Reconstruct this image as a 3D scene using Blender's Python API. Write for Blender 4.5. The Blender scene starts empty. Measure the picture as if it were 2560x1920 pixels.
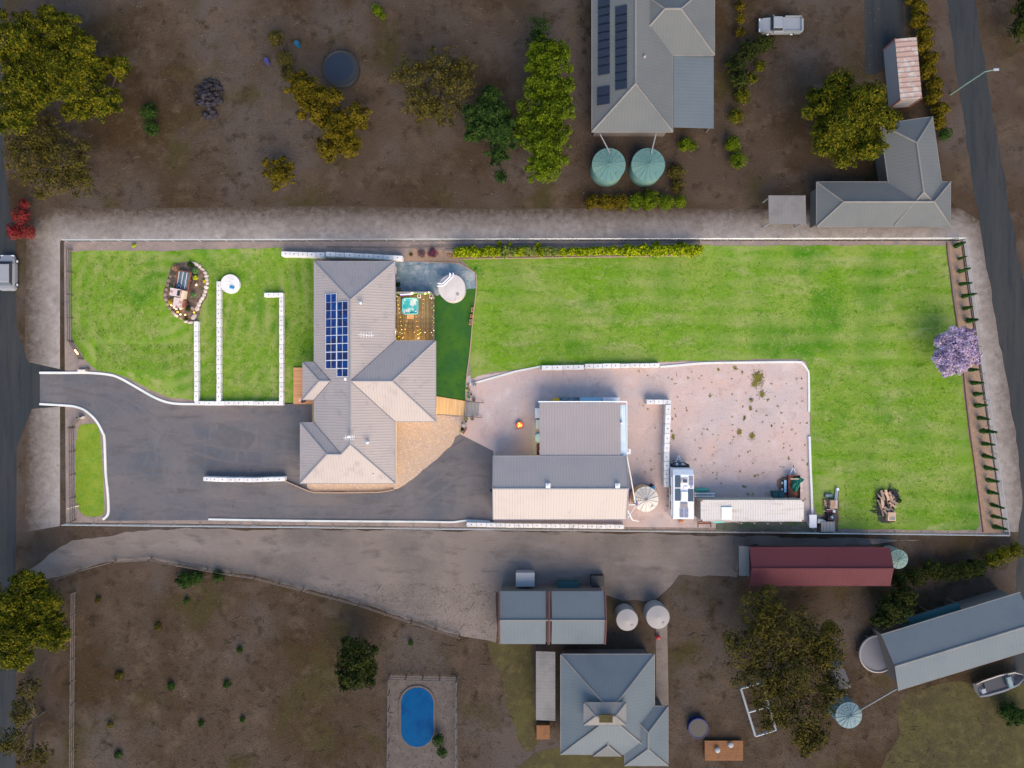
import bpy, bmesh, math, random
import numpy as np
from mathutils import Vector, Matrix
random.seed(7); RNG = np.random.default_rng(7)
sc = bpy.context.scene
R = math.radians
# ---------------------------------------------------------------- camera, sky, sun, exposure
K = 0.0488; H = 83.0                      # metres per photo pixel on the ground, drone height
cam_d = bpy.data.cameras.new('camera'); cam = bpy.data.objects.new('camera', cam_d); sc.collection.objects.link(cam)
cam.location = (0, 0, H); cam.rotation_euler = (0, 0, 0)
cam_d.sensor_width = 36; cam_d.lens = 36*H/(2560*K); cam_d.clip_end = 3000
sc.camera = cam
w = bpy.data.worlds.new('World'); sc.world = w; w.use_nodes = True
nt = w.node_tree; bg = nt.nodes['Background']; sky = nt.nodes.new('ShaderNodeTexSky')
SUN_EL, SUN_AZ = 35.0, 162.0              # azimuth clockwise from +Y
sky.sky_type = 'NISHITA'; sky.sun_disc = False; sky.sun_elevation = R(SUN_EL); sky.sun_rotation = R(SUN_AZ)
nt.links.new(sky.outputs[0], bg.inputs[0]); bg.inputs[1].default_value = 0.095
sd = bpy.data.lights.new('sun', 'SUN'); sd.energy = 1.6; sd.angle = R(58); sd.color = (1, .74, .47)
so = bpy.data.objects.new('sun', sd); sc.collection.objects.link(so)
dv = Vector((math.sin(R(SUN_AZ))*math.cos(R(SUN_EL)), math.cos(R(SUN_AZ))*math.cos(R(SUN_EL)), math.sin(R(SUN_EL))))
so.rotation_euler = dv.to_track_quat('Z', 'Y').to_euler()
vs = sc.view_settings; vs.view_transform = 'Standard'; vs.look = 'None'; vs.gamma = 1; vs.use_curve_mapping = False
vs.exposure = 1.9

def g(px, py, z=0.0):
    s = K*(H-z)/H
    return Vector(((px-1280)*s, (960-py)*s, z))
# ---------------------------------------------------------------- materials
MATS = {}
def lin(c):
    return tuple(((x/255)/12.92 if x/255 <= .04045 else ((x/255+.055)/1.055)**2.4) for x in c)
def mat(name, base, layers=(), rough=.8, metal=0, bump=None, spec=.3, emit=None, rib=None, island=None, objrand=0):
    """base linear rgb; layers (rgb, scale, lo, hi[, sx, sy[, detail]]); bump (scale, dist); rib (pitch, dist, darkening)"""
    m = bpy.data.materials.new(name); MATS[name] = m; m.use_nodes = True
    t = m.node_tree; N = t.nodes; L = t.links; b = N['Principled BSDF']
    b.inputs['Roughness'].default_value = rough; b.inputs['Metallic'].default_value = metal
    b.inputs['Specular IOR Level'].default_value = spec
    tc = N.new('ShaderNodeTexCoord'); col = None
    def rgb(c):
        n = N.new('ShaderNodeRGB'); n.outputs[0].default_value = (*c, 1); return n.outputs[0]
    col = rgb(base)
    if island:
        gi = N.new('ShaderNodeNewGeometry'); cr = N.new('ShaderNodeValToRGB')
        els = cr.color_ramp.elements
        els[0].color = (*island[0], 1); els[1].color = (*island[-1], 1)
        for i, c in enumerate(island[1:-1]):
            e = els.new((i+1)/(len(island)-1)); e.color = (*c, 1)
        L.new(gi.outputs['Random Per Island'], cr.inputs[0]); col = cr.outputs[0]
    for i, ly in enumerate(layers):
        c, scl, lo, hi = ly[:4]; sx, sy = (ly[4], ly[5]) if len(ly) > 5 else (1, 1); det = ly[6] if len(ly) > 6 else 6
        mp = N.new('ShaderNodeMapping'); mp.inputs['Scale'].default_value = (sx, sy, 1); mp.inputs['Location'].default_value = (i*13.7, i*7.3, i*3.1)
        L.new(tc.outputs['Object'], mp.inputs[0])
        nz = N.new('ShaderNodeTexNoise'); nz.inputs['Scale'].default_value = scl; nz.inputs['Detail'].default_value = det; nz.inputs['Roughness'].default_value = .6
        L.new(mp.outputs[0], nz.inputs['Vector'])
        mr = N.new('ShaderNodeMapRange'); mr.inputs[1].default_value = lo; mr.inputs[2].default_value = hi
        L.new(nz.outputs[0], mr.inputs[0])
        mx = N.new('ShaderNodeMix'); mx.data_type = 'RGBA'
        L.new(mr.outputs[0], mx.inputs[0]); L.new(col, mx.inputs[6]); L.new(rgb(c), mx.inputs[7]); col = mx.outputs[2]
    if objrand:
        oi = N.new('ShaderNodeObjectInfo'); mr = N.new('ShaderNodeMapRange'); mr.inputs[3].default_value = 1-objrand; mr.inputs[4].default_value = 1+objrand
        L.new(oi.outputs['Random'], mr.inputs[0]); hs = N.new('ShaderNodeHueSaturation'); L.new(mr.outputs[0], hs.inputs['Value']); L.new(col, hs.inputs['Color']); col = hs.outputs[0]
    hgt = None
    if rib:
        uv = N.new('ShaderNodeUVMap'); sp = N.new('ShaderNodeSeparateXYZ'); L.new(uv.outputs[0], sp.inputs[0])
        mu = N.new('ShaderNodeMath'); mu.operation = 'MULTIPLY'; mu.inputs[1].default_value = 2*math.pi/rib[0]; L.new(sp.outputs[0], mu.inputs[0])
        sn = N.new('ShaderNodeMath'); sn.operation = 'SINE'; L.new(mu.outputs[0], sn.inputs[0])
        pw = N.new('ShaderNodeMapRange'); pw.inputs[1].default_value = .2; pw.inputs[2].default_value = 1; L.new(sn.outputs[0], pw.inputs[0]); hgt = pw.outputs[0]
        if rib[2]:
            mr = N.new('ShaderNodeMapRange'); mr.inputs[3].default_value = 1; mr.inputs[4].default_value = 1-rib[2]; L.new(hgt, mr.inputs[0])
            hs = N.new('ShaderNodeHueSaturation'); L.new(mr.outputs[0], hs.inputs['Value']); L.new(col, hs.inputs['Color']); col = hs.outputs[0]
        bp = N.new('ShaderNodeBump'); bp.inputs['Distance'].default_value = rib[1]; bp.inputs['Strength'].default_value = 1
        L.new(hgt, bp.inputs['Height']); L.new(bp.outputs[0], b.inputs['Normal'])
    elif bump:
        nz = N.new('ShaderNodeTexNoise'); nz.inputs['Scale'].default_value = bump[0]; nz.inputs['Detail'].default_value = 5
        L.new(tc.outputs['Object'], nz.inputs['Vector'])
        bp = N.new('ShaderNodeBump'); bp.inputs['Distance'].default_value = bump[1]; bp.inputs['Strength'].default_value = 1
        L.new(nz.outputs[0], bp.inputs['Height']); L.new(bp.outputs[0], b.inputs['Normal'])
    L.new(col, b.inputs['Base Color'])
    if emit:
        b.inputs['Emission Color'].default_value = (*emit[0], 1); b.inputs['Emission Strength'].default_value = emit[1]
    return m
M = MATS
# ground covers
mat('lawn', (.118,.230,.015), [((.172,.250,.040),.22,.44,.60),((.225,.265,.085),.5,.52,.66),((.052,.162,.008),.17,.52,.64),((.070,.175,.008),1.6,.50,.70),((.25,.285,.11),4,.55,.76),((.05,.125,.01),7,.56,.76)], rough=.95, bump=(14,.06), spec=.03)
mat('lawn_back', (.110,.222,.013), [((.165,.245,.038),.10,.43,.58),((.225,.265,.09),.28,.51,.66,.6,2),((.045,.152,.007),.10,.53,.64),((.068,.17,.008),1.3,.50,.70,.7,1.3),((.25,.285,.11),3.5,.55,.76),((.05,.125,.01),7,.56,.76)], rough=.95, bump=(14,.06), spec=.03)
def mowing(m, kind, scale, loc, col, fac, dist=2.5, axis='Y'):
    t=m.node_tree; N=t.nodes; L=t.links; b=N['Principled BSDF']; src=b.inputs['Base Color'].links[0].from_socket
    tc=N.new('ShaderNodeTexCoord'); mp=N.new('ShaderNodeMapping'); mp.inputs['Location'].default_value=loc; L.new(tc.outputs['Object'],mp.inputs[0])
    wv=N.new('ShaderNodeTexWave'); wv.wave_type=kind; wv.inputs['Scale'].default_value=scale; wv.inputs['Distortion'].default_value=dist; wv.inputs['Detail'].default_value=3; wv.inputs['Detail Scale'].default_value=.35
    if kind=='BANDS': wv.bands_direction=axis
    else: wv.rings_direction='Z'
    L.new(mp.outputs[0],wv.inputs['Vector']); nz=N.new('ShaderNodeTexNoise'); nz.inputs['Scale'].default_value=.12; L.new(tc.outputs['Object'],nz.inputs['Vector'])
    mr=N.new('ShaderNodeMapRange'); mr.inputs[1].default_value=.40; mr.inputs[2].default_value=.62; mr.inputs[4].default_value=fac; L.new(nz.outputs[0],mr.inputs[0])
    mu=N.new('ShaderNodeMath'); mu.operation='MULTIPLY'; L.new(wv.outputs['Fac'],mu.inputs[0]); L.new(mr.outputs[0],mu.inputs[1])
    mx=N.new('ShaderNodeMix'); mx.data_type='RGBA'; mx.inputs[7].default_value=(*col,1); L.new(mu.outputs[0],mx.inputs[0]); L.new(src,mx.inputs[6]); L.new(mx.outputs[2],b.inputs['Base Color'])
mowing(M['lawn'],'RINGS',.20,(43,-10,0),(.225,.27,.085),.75)
mowing(M['lawn'],'BANDS',.16,(0,0,0),(.06,.165,.01),.30,axis='X')
mowing(M['lawn_back'],'BANDS',.14,(0,0,0),(.22,.265,.08),.70,3.0)
mowing(M['lawn_back'],'BANDS',.05,(4,0,0),(.055,.16,.01),.45,3.5,'X')
mat('lawn_island', (.12,.195,.012), [((.16,.225,.025),.6,.4,.65),((.08,.19,.02),1.4,.5,.7),((.21,.26,.06),6,.52,.8)], rough=.95, bump=(14,.05), spec=.1)
mat('turf', (.022,.085,.018), [((.04,.11,.012),.35,.4,.65),((.016,.07,.02),1.5,.5,.7),((.03,.10,.02),9,.5,.8)], rough=.9, bump=(30,.02), spec=.1)
mat('asphalt', (.094,.090,.099), [((.064,.073,.088),.13,.44,.58),((.118,.104,.103),.20,.50,.64,.35,1),((.070,.066,.070),.9,.52,.68,.3,1.2),((.110,.105,.110),.5,.52,.70,.8,.25),((.05,.05,.055),2.2,.64,.72),((.135,.13,.135),3,.6,.85),((.15,.145,.145),18,.58,.8)], rough=.85, bump=(40,.01))
mat('asphalt_track', (.088,.085,.093), [((.094,.090,.099),.8,.42,.6),((.064,.062,.068),2.5,.55,.72)], rough=.75)
mat('asphalt_new', (.076,.075,.084), [((.09,.087,.095),1.2,.45,.65)], rough=.85, bump=(40,.01))
mat('gravel', (.41,.318,.295), [((.36,.312,.31),.11,.44,.60),((.435,.315,.275),.22,.52,.7),((.44,.37,.355),.5,.52,.72),((.30,.235,.215),1.0,.56,.78),((.46,.39,.37),7,.52,.72),((.19,.15,.135),8,.60,.76)], rough=.95, bump=(25,.03), spec=.15)
mat('tan_dirt', (.37,.275,.205), [((.41,.285,.19),.35,.42,.65),((.33,.265,.225),.8,.5,.7),((.50,.42,.34),6,.50,.70),((.22,.15,.11),7,.58,.75)], rough=.95, bump=(20,.04), spec=.15)
mat('lot_soil', (.20,.165,.15), [((.25,.20,.175),.5,.45,.65),((.15,.135,.135),.9,.5,.7),((.31,.25,.21),6,.55,.8),((.09,.075,.07),8,.58,.78)], rough=.95, bump=(12,.06), spec=.1)
mat('garden_soil', (.11,.08,.065), [((.2,.15,.11),1.5,.45,.65),((.05,.04,.035),3,.52,.72),((.27,.2,.15),9,.58,.8)], rough=.95, bump=(14,.06), spec=.1)
mat('weedy_soil', (.11,.115,.09), [((.06,.10,.04),.8,.5,.66),((.17,.15,.13),1.6,.54,.7)], rough=.95, bump=(12,.05), spec=.05)
mat('mulch', (.27,.19,.13), [((.33,.22,.16),2,.45,.65),((.16,.11,.08),6,.5,.75),((.4,.3,.22),12,.56,.8)], rough=.95, bump=(20,.05), spec=.1)
mat('patio', (.15,.215,.25), [((.085,.15,.185),.35,.46,.6),((.25,.28,.30),.9,.48,.64),((.31,.32,.33),2,.54,.74),((.10,.14,.17),3,.55,.72)], rough=.7, bump=(9,.01))
# neighbouring ground: earth, the dimming outside the lot put into its colour
ear = mat('dark_earth', (.052,.038,.028), [((.036,.023,.012),.05,.44,.58),((.064,.053,.047),.07,.47,.62),((.040,.033,.013),.13,.54,.66),((.074,.055,.040),.35,.52,.72),((.024,.017,.011),.7,.55,.72),((.075,.062,.052),5,.58,.8),((.022,.018,.014),8,.56,.76)], rough=.95, bump=(6,.08), spec=.08)
mat('lane_dirt', (.15,.128,.115), [((.10,.09,.084),.10,.42,.6),((.165,.145,.135),.3,.5,.68,.3,1),((.08,.07,.066),.8,.55,.75,.4,1),((.19,.17,.16),6,.56,.8)], rough=.95, bump=(9,.05), spec=.1)
mat('verge_dirt', (.27,.25,.235), [((.22,.20,.185),.25,.42,.62),((.31,.29,.275),.6,.5,.7),((.17,.155,.14),1.4,.56,.76),((.26,.24,.22),8,.56,.8)], rough=.95, bump=(9,.05), spec=.1)  # invented pale ground; the boundary glow is painted into its colour
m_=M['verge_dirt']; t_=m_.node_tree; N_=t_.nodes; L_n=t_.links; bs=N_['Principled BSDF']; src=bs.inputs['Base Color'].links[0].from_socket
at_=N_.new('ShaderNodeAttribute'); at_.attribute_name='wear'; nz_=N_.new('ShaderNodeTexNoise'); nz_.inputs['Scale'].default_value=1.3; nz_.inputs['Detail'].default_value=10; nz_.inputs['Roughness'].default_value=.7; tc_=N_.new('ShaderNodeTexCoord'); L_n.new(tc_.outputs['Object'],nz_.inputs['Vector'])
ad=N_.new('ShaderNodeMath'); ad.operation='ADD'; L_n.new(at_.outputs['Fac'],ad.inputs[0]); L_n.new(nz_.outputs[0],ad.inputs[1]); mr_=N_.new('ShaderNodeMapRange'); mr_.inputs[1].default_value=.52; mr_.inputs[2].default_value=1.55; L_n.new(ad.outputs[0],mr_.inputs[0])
mx_=N_.new('ShaderNodeMix'); mx_.data_type='RGBA'; mx_.inputs[6].default_value=(.056,.043,.034,1); L_n.new(mr_.outputs[0],mx_.inputs[0]); L_n.new(src,mx_.inputs[7]); L_n.new(mx_.outputs[2],bs.inputs['Base Color'])  # painted glow fades outwards into the earth colour
mat('road_dark', (.015,.020,.024), [((.024,.026,.028),.2,.42,.62,3,.3),((.010,.014,.018),.6,.5,.7,3,.3),((.04,.042,.044),8,.58,.8)], rough=.85, bump=(30,.01))
mat('dry_grass', (.06,.055,.022), [((.045,.038,.02),.3,.4,.62),((.08,.07,.03),1,.5,.72),((.03,.03,.012),4,.55,.75)], rough=.95, bump=(10,.06), spec=.08)
# roofs and walls
RB = (.32,.012,.09)
mat('roof_main', (.285,.255,.243), [((.26,.236,.228),.4,.45,.7),((.21,.19,.185),.7,.56,.75),((.18,.155,.145),3.5,.66,.80,.4,1.6)], rough=.45, rib=RB, spec=.4)
mat('roof_shed', (.285,.258,.247), [((.258,.238,.232),.35,.45,.7),((.21,.20,.21),2,.66,.8)], rough=.45, rib=(.32,.012,.08), spec=.4)
mat('roof_rear', (.255,.232,.232), [((.235,.215,.22),.35,.45,.7)], rough=.5, rib=(.32,.012,.08), spec=.4)
mat('translucent_sheet', (.5,.62,.70), [((.35,.5,.6),.7,.5,.7)], rough=.4, rib=(.25,.02,.12))
mat('trim', (.22,.215,.23), rough=.5)
mat('trim_dark', (.10,.11,.14), rough=.5)
mat('wall_cream', (.62,.53,.40), [((.55,.46,.34),2,.5,.7)], rough=.8)
mat('wall_grey', (.28,.25,.23), rough=.8)
mat('wall_dark', (.09,.08,.078), rough=.8)
mat('n_roof', (.100,.110,.113), [((.088,.100,.106),.3,.45,.7)], rough=.7, rib=(.4,.004,.05), spec=.1)
mat('n_roof_pale', (.16,.158,.155), [((.11,.11,.11),.3,.45,.7)], rough=.7, rib=(.4,.004,.05), spec=.1)
mat('n_roof_blue', (.098,.122,.138), [((.086,.110,.130),.3,.45,.7)], rough=.7, rib=(.4,.004,.05), spec=.1)
mat('n_roof_red', (.075,.022,.028), [((.055,.012,.016),.15,.5,.7)], rough=.7, rib=(.5,.004,.05), spec=.1)
mat('dark_rubble', (.022,.020,.026), [((.05,.047,.055),2,.5,.7)], rough=.95, spec=.05)
mat('drum_blue', (.004,.06,.12), rough=.6)
mat('drum_violet', (.03,.03,.12), rough=.6)
mat('n_wall', (.10,.09,.085), rough=.9)
mat('brick_red', (.09,.04,.04), rough=.9)
mat('rust_pale', (.30,.21,.18), [((.35,.33,.31),1.3,.5,.62)], rough=.7, rib=(.6,.03,.35))
# hard things
mat('concrete_block', (.53,.54,.55), [((.45,.46,.48),1.1,.45,.7),((.60,.59,.57),.5,.5,.7),((.30,.28,.26),2.5,.60,.80)], rough=.85, bump=(20,.008), objrand=.10)
mat('hole', (.08,.08,.10), rough=.9)
mat('kerb_white', (.52,.54,.53), [((.42,.47,.43),.4,.5,.75),((.35,.36,.33),4,.65,.85)], rough=.85, bump=(25,.006))
mat('tank_white', (.43,.405,.395), [((.36,.34,.335),.9,.5,.75),((.42,.40,.38),5,.64,.85)], rough=.7)
mat('tank_cream', (.50,.47,.42), [((.42,.41,.38),1,.5,.75)], rough=.6)
mat('tank_side', (.55,.40,.20), rough=.7)
mat('tank_green', (.075,.16,.15), [((.11,.19,.16),.6,.45,.65)], rough=.6)
mat('tank_blue', (.09,.16,.19), [((.17,.22,.22),.5,.45,.65)], rough=.6)
mat('pale_green', (.12,.19,.17), rough=.6)
mat('tank_grey', (.22,.215,.215), rough=.6)
mat('white', (.60,.62,.65), [((.53,.56,.60),1.5,.5,.75)], rough=.45)
mat('white_dim', (.20,.225,.25), rough=.5)
mat('steel', (.42,.45,.48), rough=.4, metal=.5)
mat('black', (.02,.022,.025), rough=.5)
mat('rubber', (.025,.025,.027), rough=.85)
mat('glass_dark', (.03,.035,.045), rough=.1, spec=.7)
mat('solar_blue', (.006,.035,.17), [((.016,.018,.060),.9,.48,.54,2.2,1),((.003,.055,.22),1.7,.55,.7)], rough=.35, rib=(.168,.001,.35), spec=.12)
mat('solar_dark', (.035,.065,.10), rough=.3, spec=.5)
mat('n_solar', (.012,.018,.032), rough=.4)
mat('alu', (.62,.66,.70), rough=.4)
mat('deck_gold', (.215,.16,.072), [((.12,.085,.045),1.2,.45,.62,6,.4),((.31,.24,.13),2.5,.53,.66,8,.3)], rough=.7, island=None, objrand=.30)
mat('deck_front', (.50,.26,.12), [((.38,.19,.10),1.5,.48,.7,.3,6),((.58,.34,.17),2,.55,.75,.3,6)], rough=.7, objrand=.16)
mat('ramp_wood', (.50,.32,.15), [((.58,.40,.20),2,.48,.7,6,.3),((.42,.26,.12),1.6,.55,.75,6,.3)], rough=.7, objrand=.10)
mat('grey_wood', (.20,.20,.20), [((.27,.27,.25),2,.5,.7,6,.3),((.12,.12,.13),2.5,.55,.75,6,.3)], rough=.85, objrand=.2)
mat('fence_wood', (.11,.09,.08), [((.18,.15,.13),2,.5,.7),((.06,.05,.05),4,.55,.75)], rough=.9)
mat('fresh_wood', (.38,.255,.175), [((.36,.22,.14),3,.5,.7)], rough=.8, objrand=.2)
mat('cardboard', (.55,.36,.22), rough=.8)
mat('charred', (.03,.03,.035), [((.10,.09,.10),4,.55,.75)], rough=.95)
mat('rust', (.20,.07,.04), [((.10,.045,.035),3,.45,.65),((.32,.14,.08),6,.55,.75)], rough=.9)
mat('rust_white', (.46,.39,.38), [((.24,.10,.085),1.6,.50,.62),((.55,.50,.50),3,.5,.7)], rough=.7)
mat('cream_paint', (.58,.46,.34), [((.3,.15,.08),5,.62,.75)], rough=.6)
mat('tray_blue', (.10,.15,.19), [((.25,.30,.34),2.4,.5,.66,4,.3),((.04,.05,.06),3,.55,.7)], rough=.5)
mat('container', (.47,.45,.42), [((.45,.43,.42),.3,.45,.62),((.28,.16,.08),1.6,.66,.80),((.31,.27,.22),1.2,.56,.75,.3,3)], rough=.7)
mat('container_side', (.31,.29,.26), [((.30,.24,.18),2,.58,.75)], rough=.75)
mat('purple', (.16,.09,.30), rough=.6)
mat('blue_plastic', (.01,.22,.42), rough=.5)
mat('pool_blue', (.001,.050,.145), [((.001,.035,.12),.5,.5,.65)], rough=.3, spec=.04, bump=(3,.02))
mat('navy', (.01,.02,.10), rough=.5)
mat('teal', (.05,.30,.23), [((.03,.2,.16),3,.5,.7)], rough=.5)
mat('turquoise', (.18,.58,.48), rough=.5)
mat('spa_shell', (.09,.42,.44), rough=.3, spec=.5)
mat('spa_water', (.04,.34,.36), [((.015,.20,.24),1.5,.5,.65),((.42,.50,.50),1.3,.50,.56)], rough=.25, bump=(6,.02), spec=.2)
mat('bin_green', (.015,.065,.075), rough=.5)
mat('tarp_green', (.005,.12,.085), rough=.6, bump=(3,.12))
mat('yellow', (.62,.36,.01), rough=.5)
mat('light_blue', (.28,.48,.62), [((.36,.55,.68),.8,.5,.7)], rough=.5)
mat('maroon', (.075,.02,.035), rough=.7)
mat('terracotta', (.42,.16,.08), rough=.8)
mat('pot_dark', (.12,.08,.075), rough=.7)
mat('stone_pale', (.44,.38,.34), [((.33,.26,.22),1.5,.5,.7),((.55,.5,.46),4,.55,.75)], rough=.9, bump=(5,.04), objrand=.15)
mat('stone_brown', (.22,.165,.135), [((.30,.22,.17),2,.5,.7)], rough=.9, bump=(5,.04), objrand=.18)
mat('stone_dark', (.12,.10,.085), [((.05,.04,.03),.8,.45,.6)], rough=.95, spec=.05)
mat('tan_paver', (.36,.29,.16), [((.28,.23,.14),4,.5,.7)], rough=.9)
mat('skin', (.45,.25,.17), rough=.6)
mat('cloth_dark', (.03,.018,.035), rough=.9)
mat('timber_edge', (.30,.22,.17), rough=.9)
mat('edge_red', (.11,.045,.045), rough=.8)
mat('bark', (.07,.055,.045), rough=.95)
mat('wet_clay', (.22,.135,.09), rough=.6)
mat('concrete_slab', (.42,.38,.33), [((.33,.30,.26),2,.5,.7)], rough=.9)
mat('car_silver', (.20,.21,.23), rough=.35, spec=.5)
mat('pool_paving', (.075,.065,.06), [((.10,.085,.078),.8,.5,.7),((.05,.045,.045),3,.55,.75)], rough=.9)
mat('red_car', (.25,.02,.02), rough=.4)
mat('orange_wood', (.16,.07,.025), [((.10,.05,.03),2,.5,.7)], rough=.8)
# foliage (colour varies leaf by leaf)
def fol(name, *cols): mat(name, cols[0], rough=.85, spec=.04, island=cols, layers=[(tuple(c*.45 for c in cols[0]),1.0,.50,.60)])
fol('leaf_olive', (.024,.038,.003),(.052,.060,.004),(.095,.088,.005),(.115,.095,.006),(.014,.026,.003),(.036,.052,.004))
fol('leaf_yellow', (.040,.036,.003),(.075,.060,.004),(.105,.078,.006),(.03,.03,.003))
fol('leaf_lime', (.030,.055,.003),(.060,.092,.004),(.085,.115,.005))
fol('leaf_green', (.010,.030,.007),(.020,.045,.009),(.032,.055,.010))
fol('leaf_dark', (.008,.016,.005),(.018,.028,.006),(.040,.042,.008))
fol('leaf_dry', (.034,.032,.008),(.052,.046,.009),(.075,.062,.010),(.02,.02,.006))
fol('leaf_red', (.14,.010,.016),(.09,.03,.015),(.20,.015,.03))
fol('leaf_jacaranda', (.26,.20,.40),(.36,.27,.50),(.46,.35,.50),(.52,.42,.52),(.30,.26,.20),(.30,.24,.46))
fol('leaf_hedge', (.11,.17,.004),(.17,.23,.004),(.27,.29,.006),(.04,.08,.004),(.025,.055,.004))
fol('leaf_hedge_dark', (.05,.09,.02),(.10,.13,.03),(.16,.18,.02))
fol('leaf_pine', (.012,.045,.010),(.025,.075,.016),(.04,.09,.02))
fol('leaf_succulent', (.06,.14,.05),(.12,.26,.06),(.05,.10,.06))
fol('leaf_bright', (.22,.30,.01),(.35,.38,.01),(.15,.24,.02))
fol('leaf_gold', (.40,.32,.01),(.55,.42,.02),(.30,.26,.02))
fol('leaf_straw', (.30,.18,.10),(.38,.24,.14),(.22,.14,.09))
fol('leaf_weed', (.15,.15,.025),(.20,.17,.04),(.09,.11,.02))
fol('leaf_purple', (.10,.03,.06),(.16,.05,.09),(.08,.04,.05))
fol('leaf_magenta', (.18,.12,.10),(.12,.05,.08),(.2,.14,.12))
def em(name, c, s): return mat(name, c, rough=.5, emit=(c, s))
em('glow_yellow', (1,.66,.03), .42); em('glow_warm', (1,.60,.26), .8); em('glow_green', (.40,.95,.15), .28); em('glow_white', (1,.80,.66), .42)
em('glow_pink', (1,.42,.32), .34); em('glow_orange', (1,.42,.03), .40); em('glow_violet', (.55,.38,1), .40); em('coals', (1,.12,.03), .45); em('flame', (1,.38,.10), .7)
# ---------------------------------------------------------------- mesh builder
ORG = {}
class MB:
    def __init__(s): s.v = []; s.f = []; s.mi = []; s.uv = None
    def add(s, vs_, fs, mi=0):
        n = len(s.v); s.v += [tuple(v) for v in vs_]; s.f += [tuple(i+n for i in f) for f in fs]; s.mi += [mi]*len(fs); return s
    def box(s, c, d, rz=0, mi=0, taper=1, tp=None):
        x, y, z = d[0]/2, d[1]/2, d[2]/2; tx, ty = tp or (taper, taper); ca, sa = math.cos(rz), math.sin(rz); vs_ = []
        for k, (zz, ax, ay) in enumerate(((-z, 1, 1), (z, tx, ty))):
            for px_, py_ in ((-x, -y), (x, -y), (x, y), (-x, y)):
                px_ *= ax; py_ *= ay
                vs_.append((c[0]+px_*ca-py_*sa, c[1]+px_*sa+py_*ca, c[2]+zz))
        return s.add(vs_, [(3,2,1,0),(4,5,6,7),(0,1,5,4),(1,2,6,5),(2,3,7,6),(3,0,4,7)], mi)
    def cyl(s, c, r, h, n=24, r2=None, mi=0, cap=0.0):
        r2 = r if r2 is None else r2; vs_ = []
        for zz, rr in ((0, r), (h, r2)):
            for i in range(n):
                a = 2*math.pi*i/n; vs_.append((c[0]+rr*math.cos(a), c[1]+rr*math.sin(a), c[2]+zz))
        fs = [(i, (i+1) % n, n+(i+1) % n, n+i) for i in range(n)]; fs.append(tuple(range(n-1, -1, -1)))
        if cap:
            vs_.append((c[0], c[1], c[2]+h+cap)); fs += [(n+i, n+(i+1) % n, 2*n) for i in range(n)]
        else: fs.append(tuple(range(n, 2*n)))
        return s.add(vs_, fs, mi)
    def tube(s, p, q, r, n=6, r2=None, mi=0):
        p = Vector(p); q = Vector(q); d = q-p
        if d.length < 1e-6: return s
        r2 = r if r2 is None else r2; u = d.orthogonal().normalized(); w_ = d.normalized().cross(u); vs_ = []
        for c, rr in ((p, r), (q, r2)):
            for i in range(n):
                a = 2*math.pi*(i+.5)/n; vs_.append(c+u*rr*math.cos(a)+w_*rr*math.sin(a))
        return s.add(vs_, [(i, (i+1) % n, n+(i+1) % n, n+i) for i in range(n)]+[tuple(range(n-1, -1, -1)), tuple(range(n, 2*n))], mi)
    def path(s, pts, r, n=6, mi=0):
        for a, b in zip(pts, pts[1:]): s.tube(a, b, r, n, mi=mi)
        return s
    def torus(s, c, R_, r, n=24, m=8, axis='z', mi=0):
        vs_ = []
        for i in range(n):
            a = 2*math.pi*i/n
            for j in range(m):
                b = 2*math.pi*j/m; rr = R_+r*math.cos(b); p = (rr*math.cos(a), rr*math.sin(a), r*math.sin(b))
                if axis == 'x': p = (p[2], p[0], p[1])
                if axis == 'y': p = (p[0], p[2], p[1])
                vs_.append((c[0]+p[0], c[1]+p[1], c[2]+p[2]))
        return s.add(vs_, [(i*m+j, ((i+1) % n)*m+j, ((i+1) % n)*m+(j+1) % m, i*m+(j+1) % m) for i in range(n) for j in range(m)], mi)
    def ball(s, c, r, n=8, m=6, sq=(1, 1, 1), jit=0, mi=0):
        vs_ = [(c[0], c[1], c[2]-r*sq[2])]
        for j in range(1, m):
            b = math.pi*j/m-math.pi/2
            for i in range(n):
                a = 2*math.pi*i/n; k = 1+random.uniform(-jit, jit)
                vs_.append((c[0]+k*r*sq[0]*math.cos(b)*math.cos(a), c[1]+k*r*sq[1]*math.cos(b)*math.sin(a), c[2]+k*r*sq[2]*math.sin(b)))
        vs_.append((c[0], c[1], c[2]+r*sq[2])); fs = [(0, 1+(i+1) % n, 1+i) for i in range(n)]
        for j in range(m-2):
            fs += [(1+j*n+i, 1+j*n+(i+1) % n, 1+(j+1)*n+(i+1) % n, 1+(j+1)*n+i) for i in range(n)]
        t = len(vs_)-1; fs += [(t, 1+(m-2)*n+i, 1+(m-2)*n+(i+1) % n) for i in range(n)]
        return s.add(vs_, fs, mi)
    def prism(s, pts, z0, z1, mi=0):
        n = len(pts); a = sum(p[0]*q[1]-q[0]*p[1] for p, q in zip(pts, list(pts[1:])+[pts[0]]))
        if a < 0: pts = pts[::-1]
        vs_ = [(p[0], p[1], z0) for p in pts]+[(p[0], p[1], z1) for p in pts]
        return s.add(vs_, [tuple(range(n-1, -1, -1)), tuple(range(n, 2*n))]+[(i, (i+1) % n, n+(i+1) % n, n+i) for i in range(n)], mi)
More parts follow.
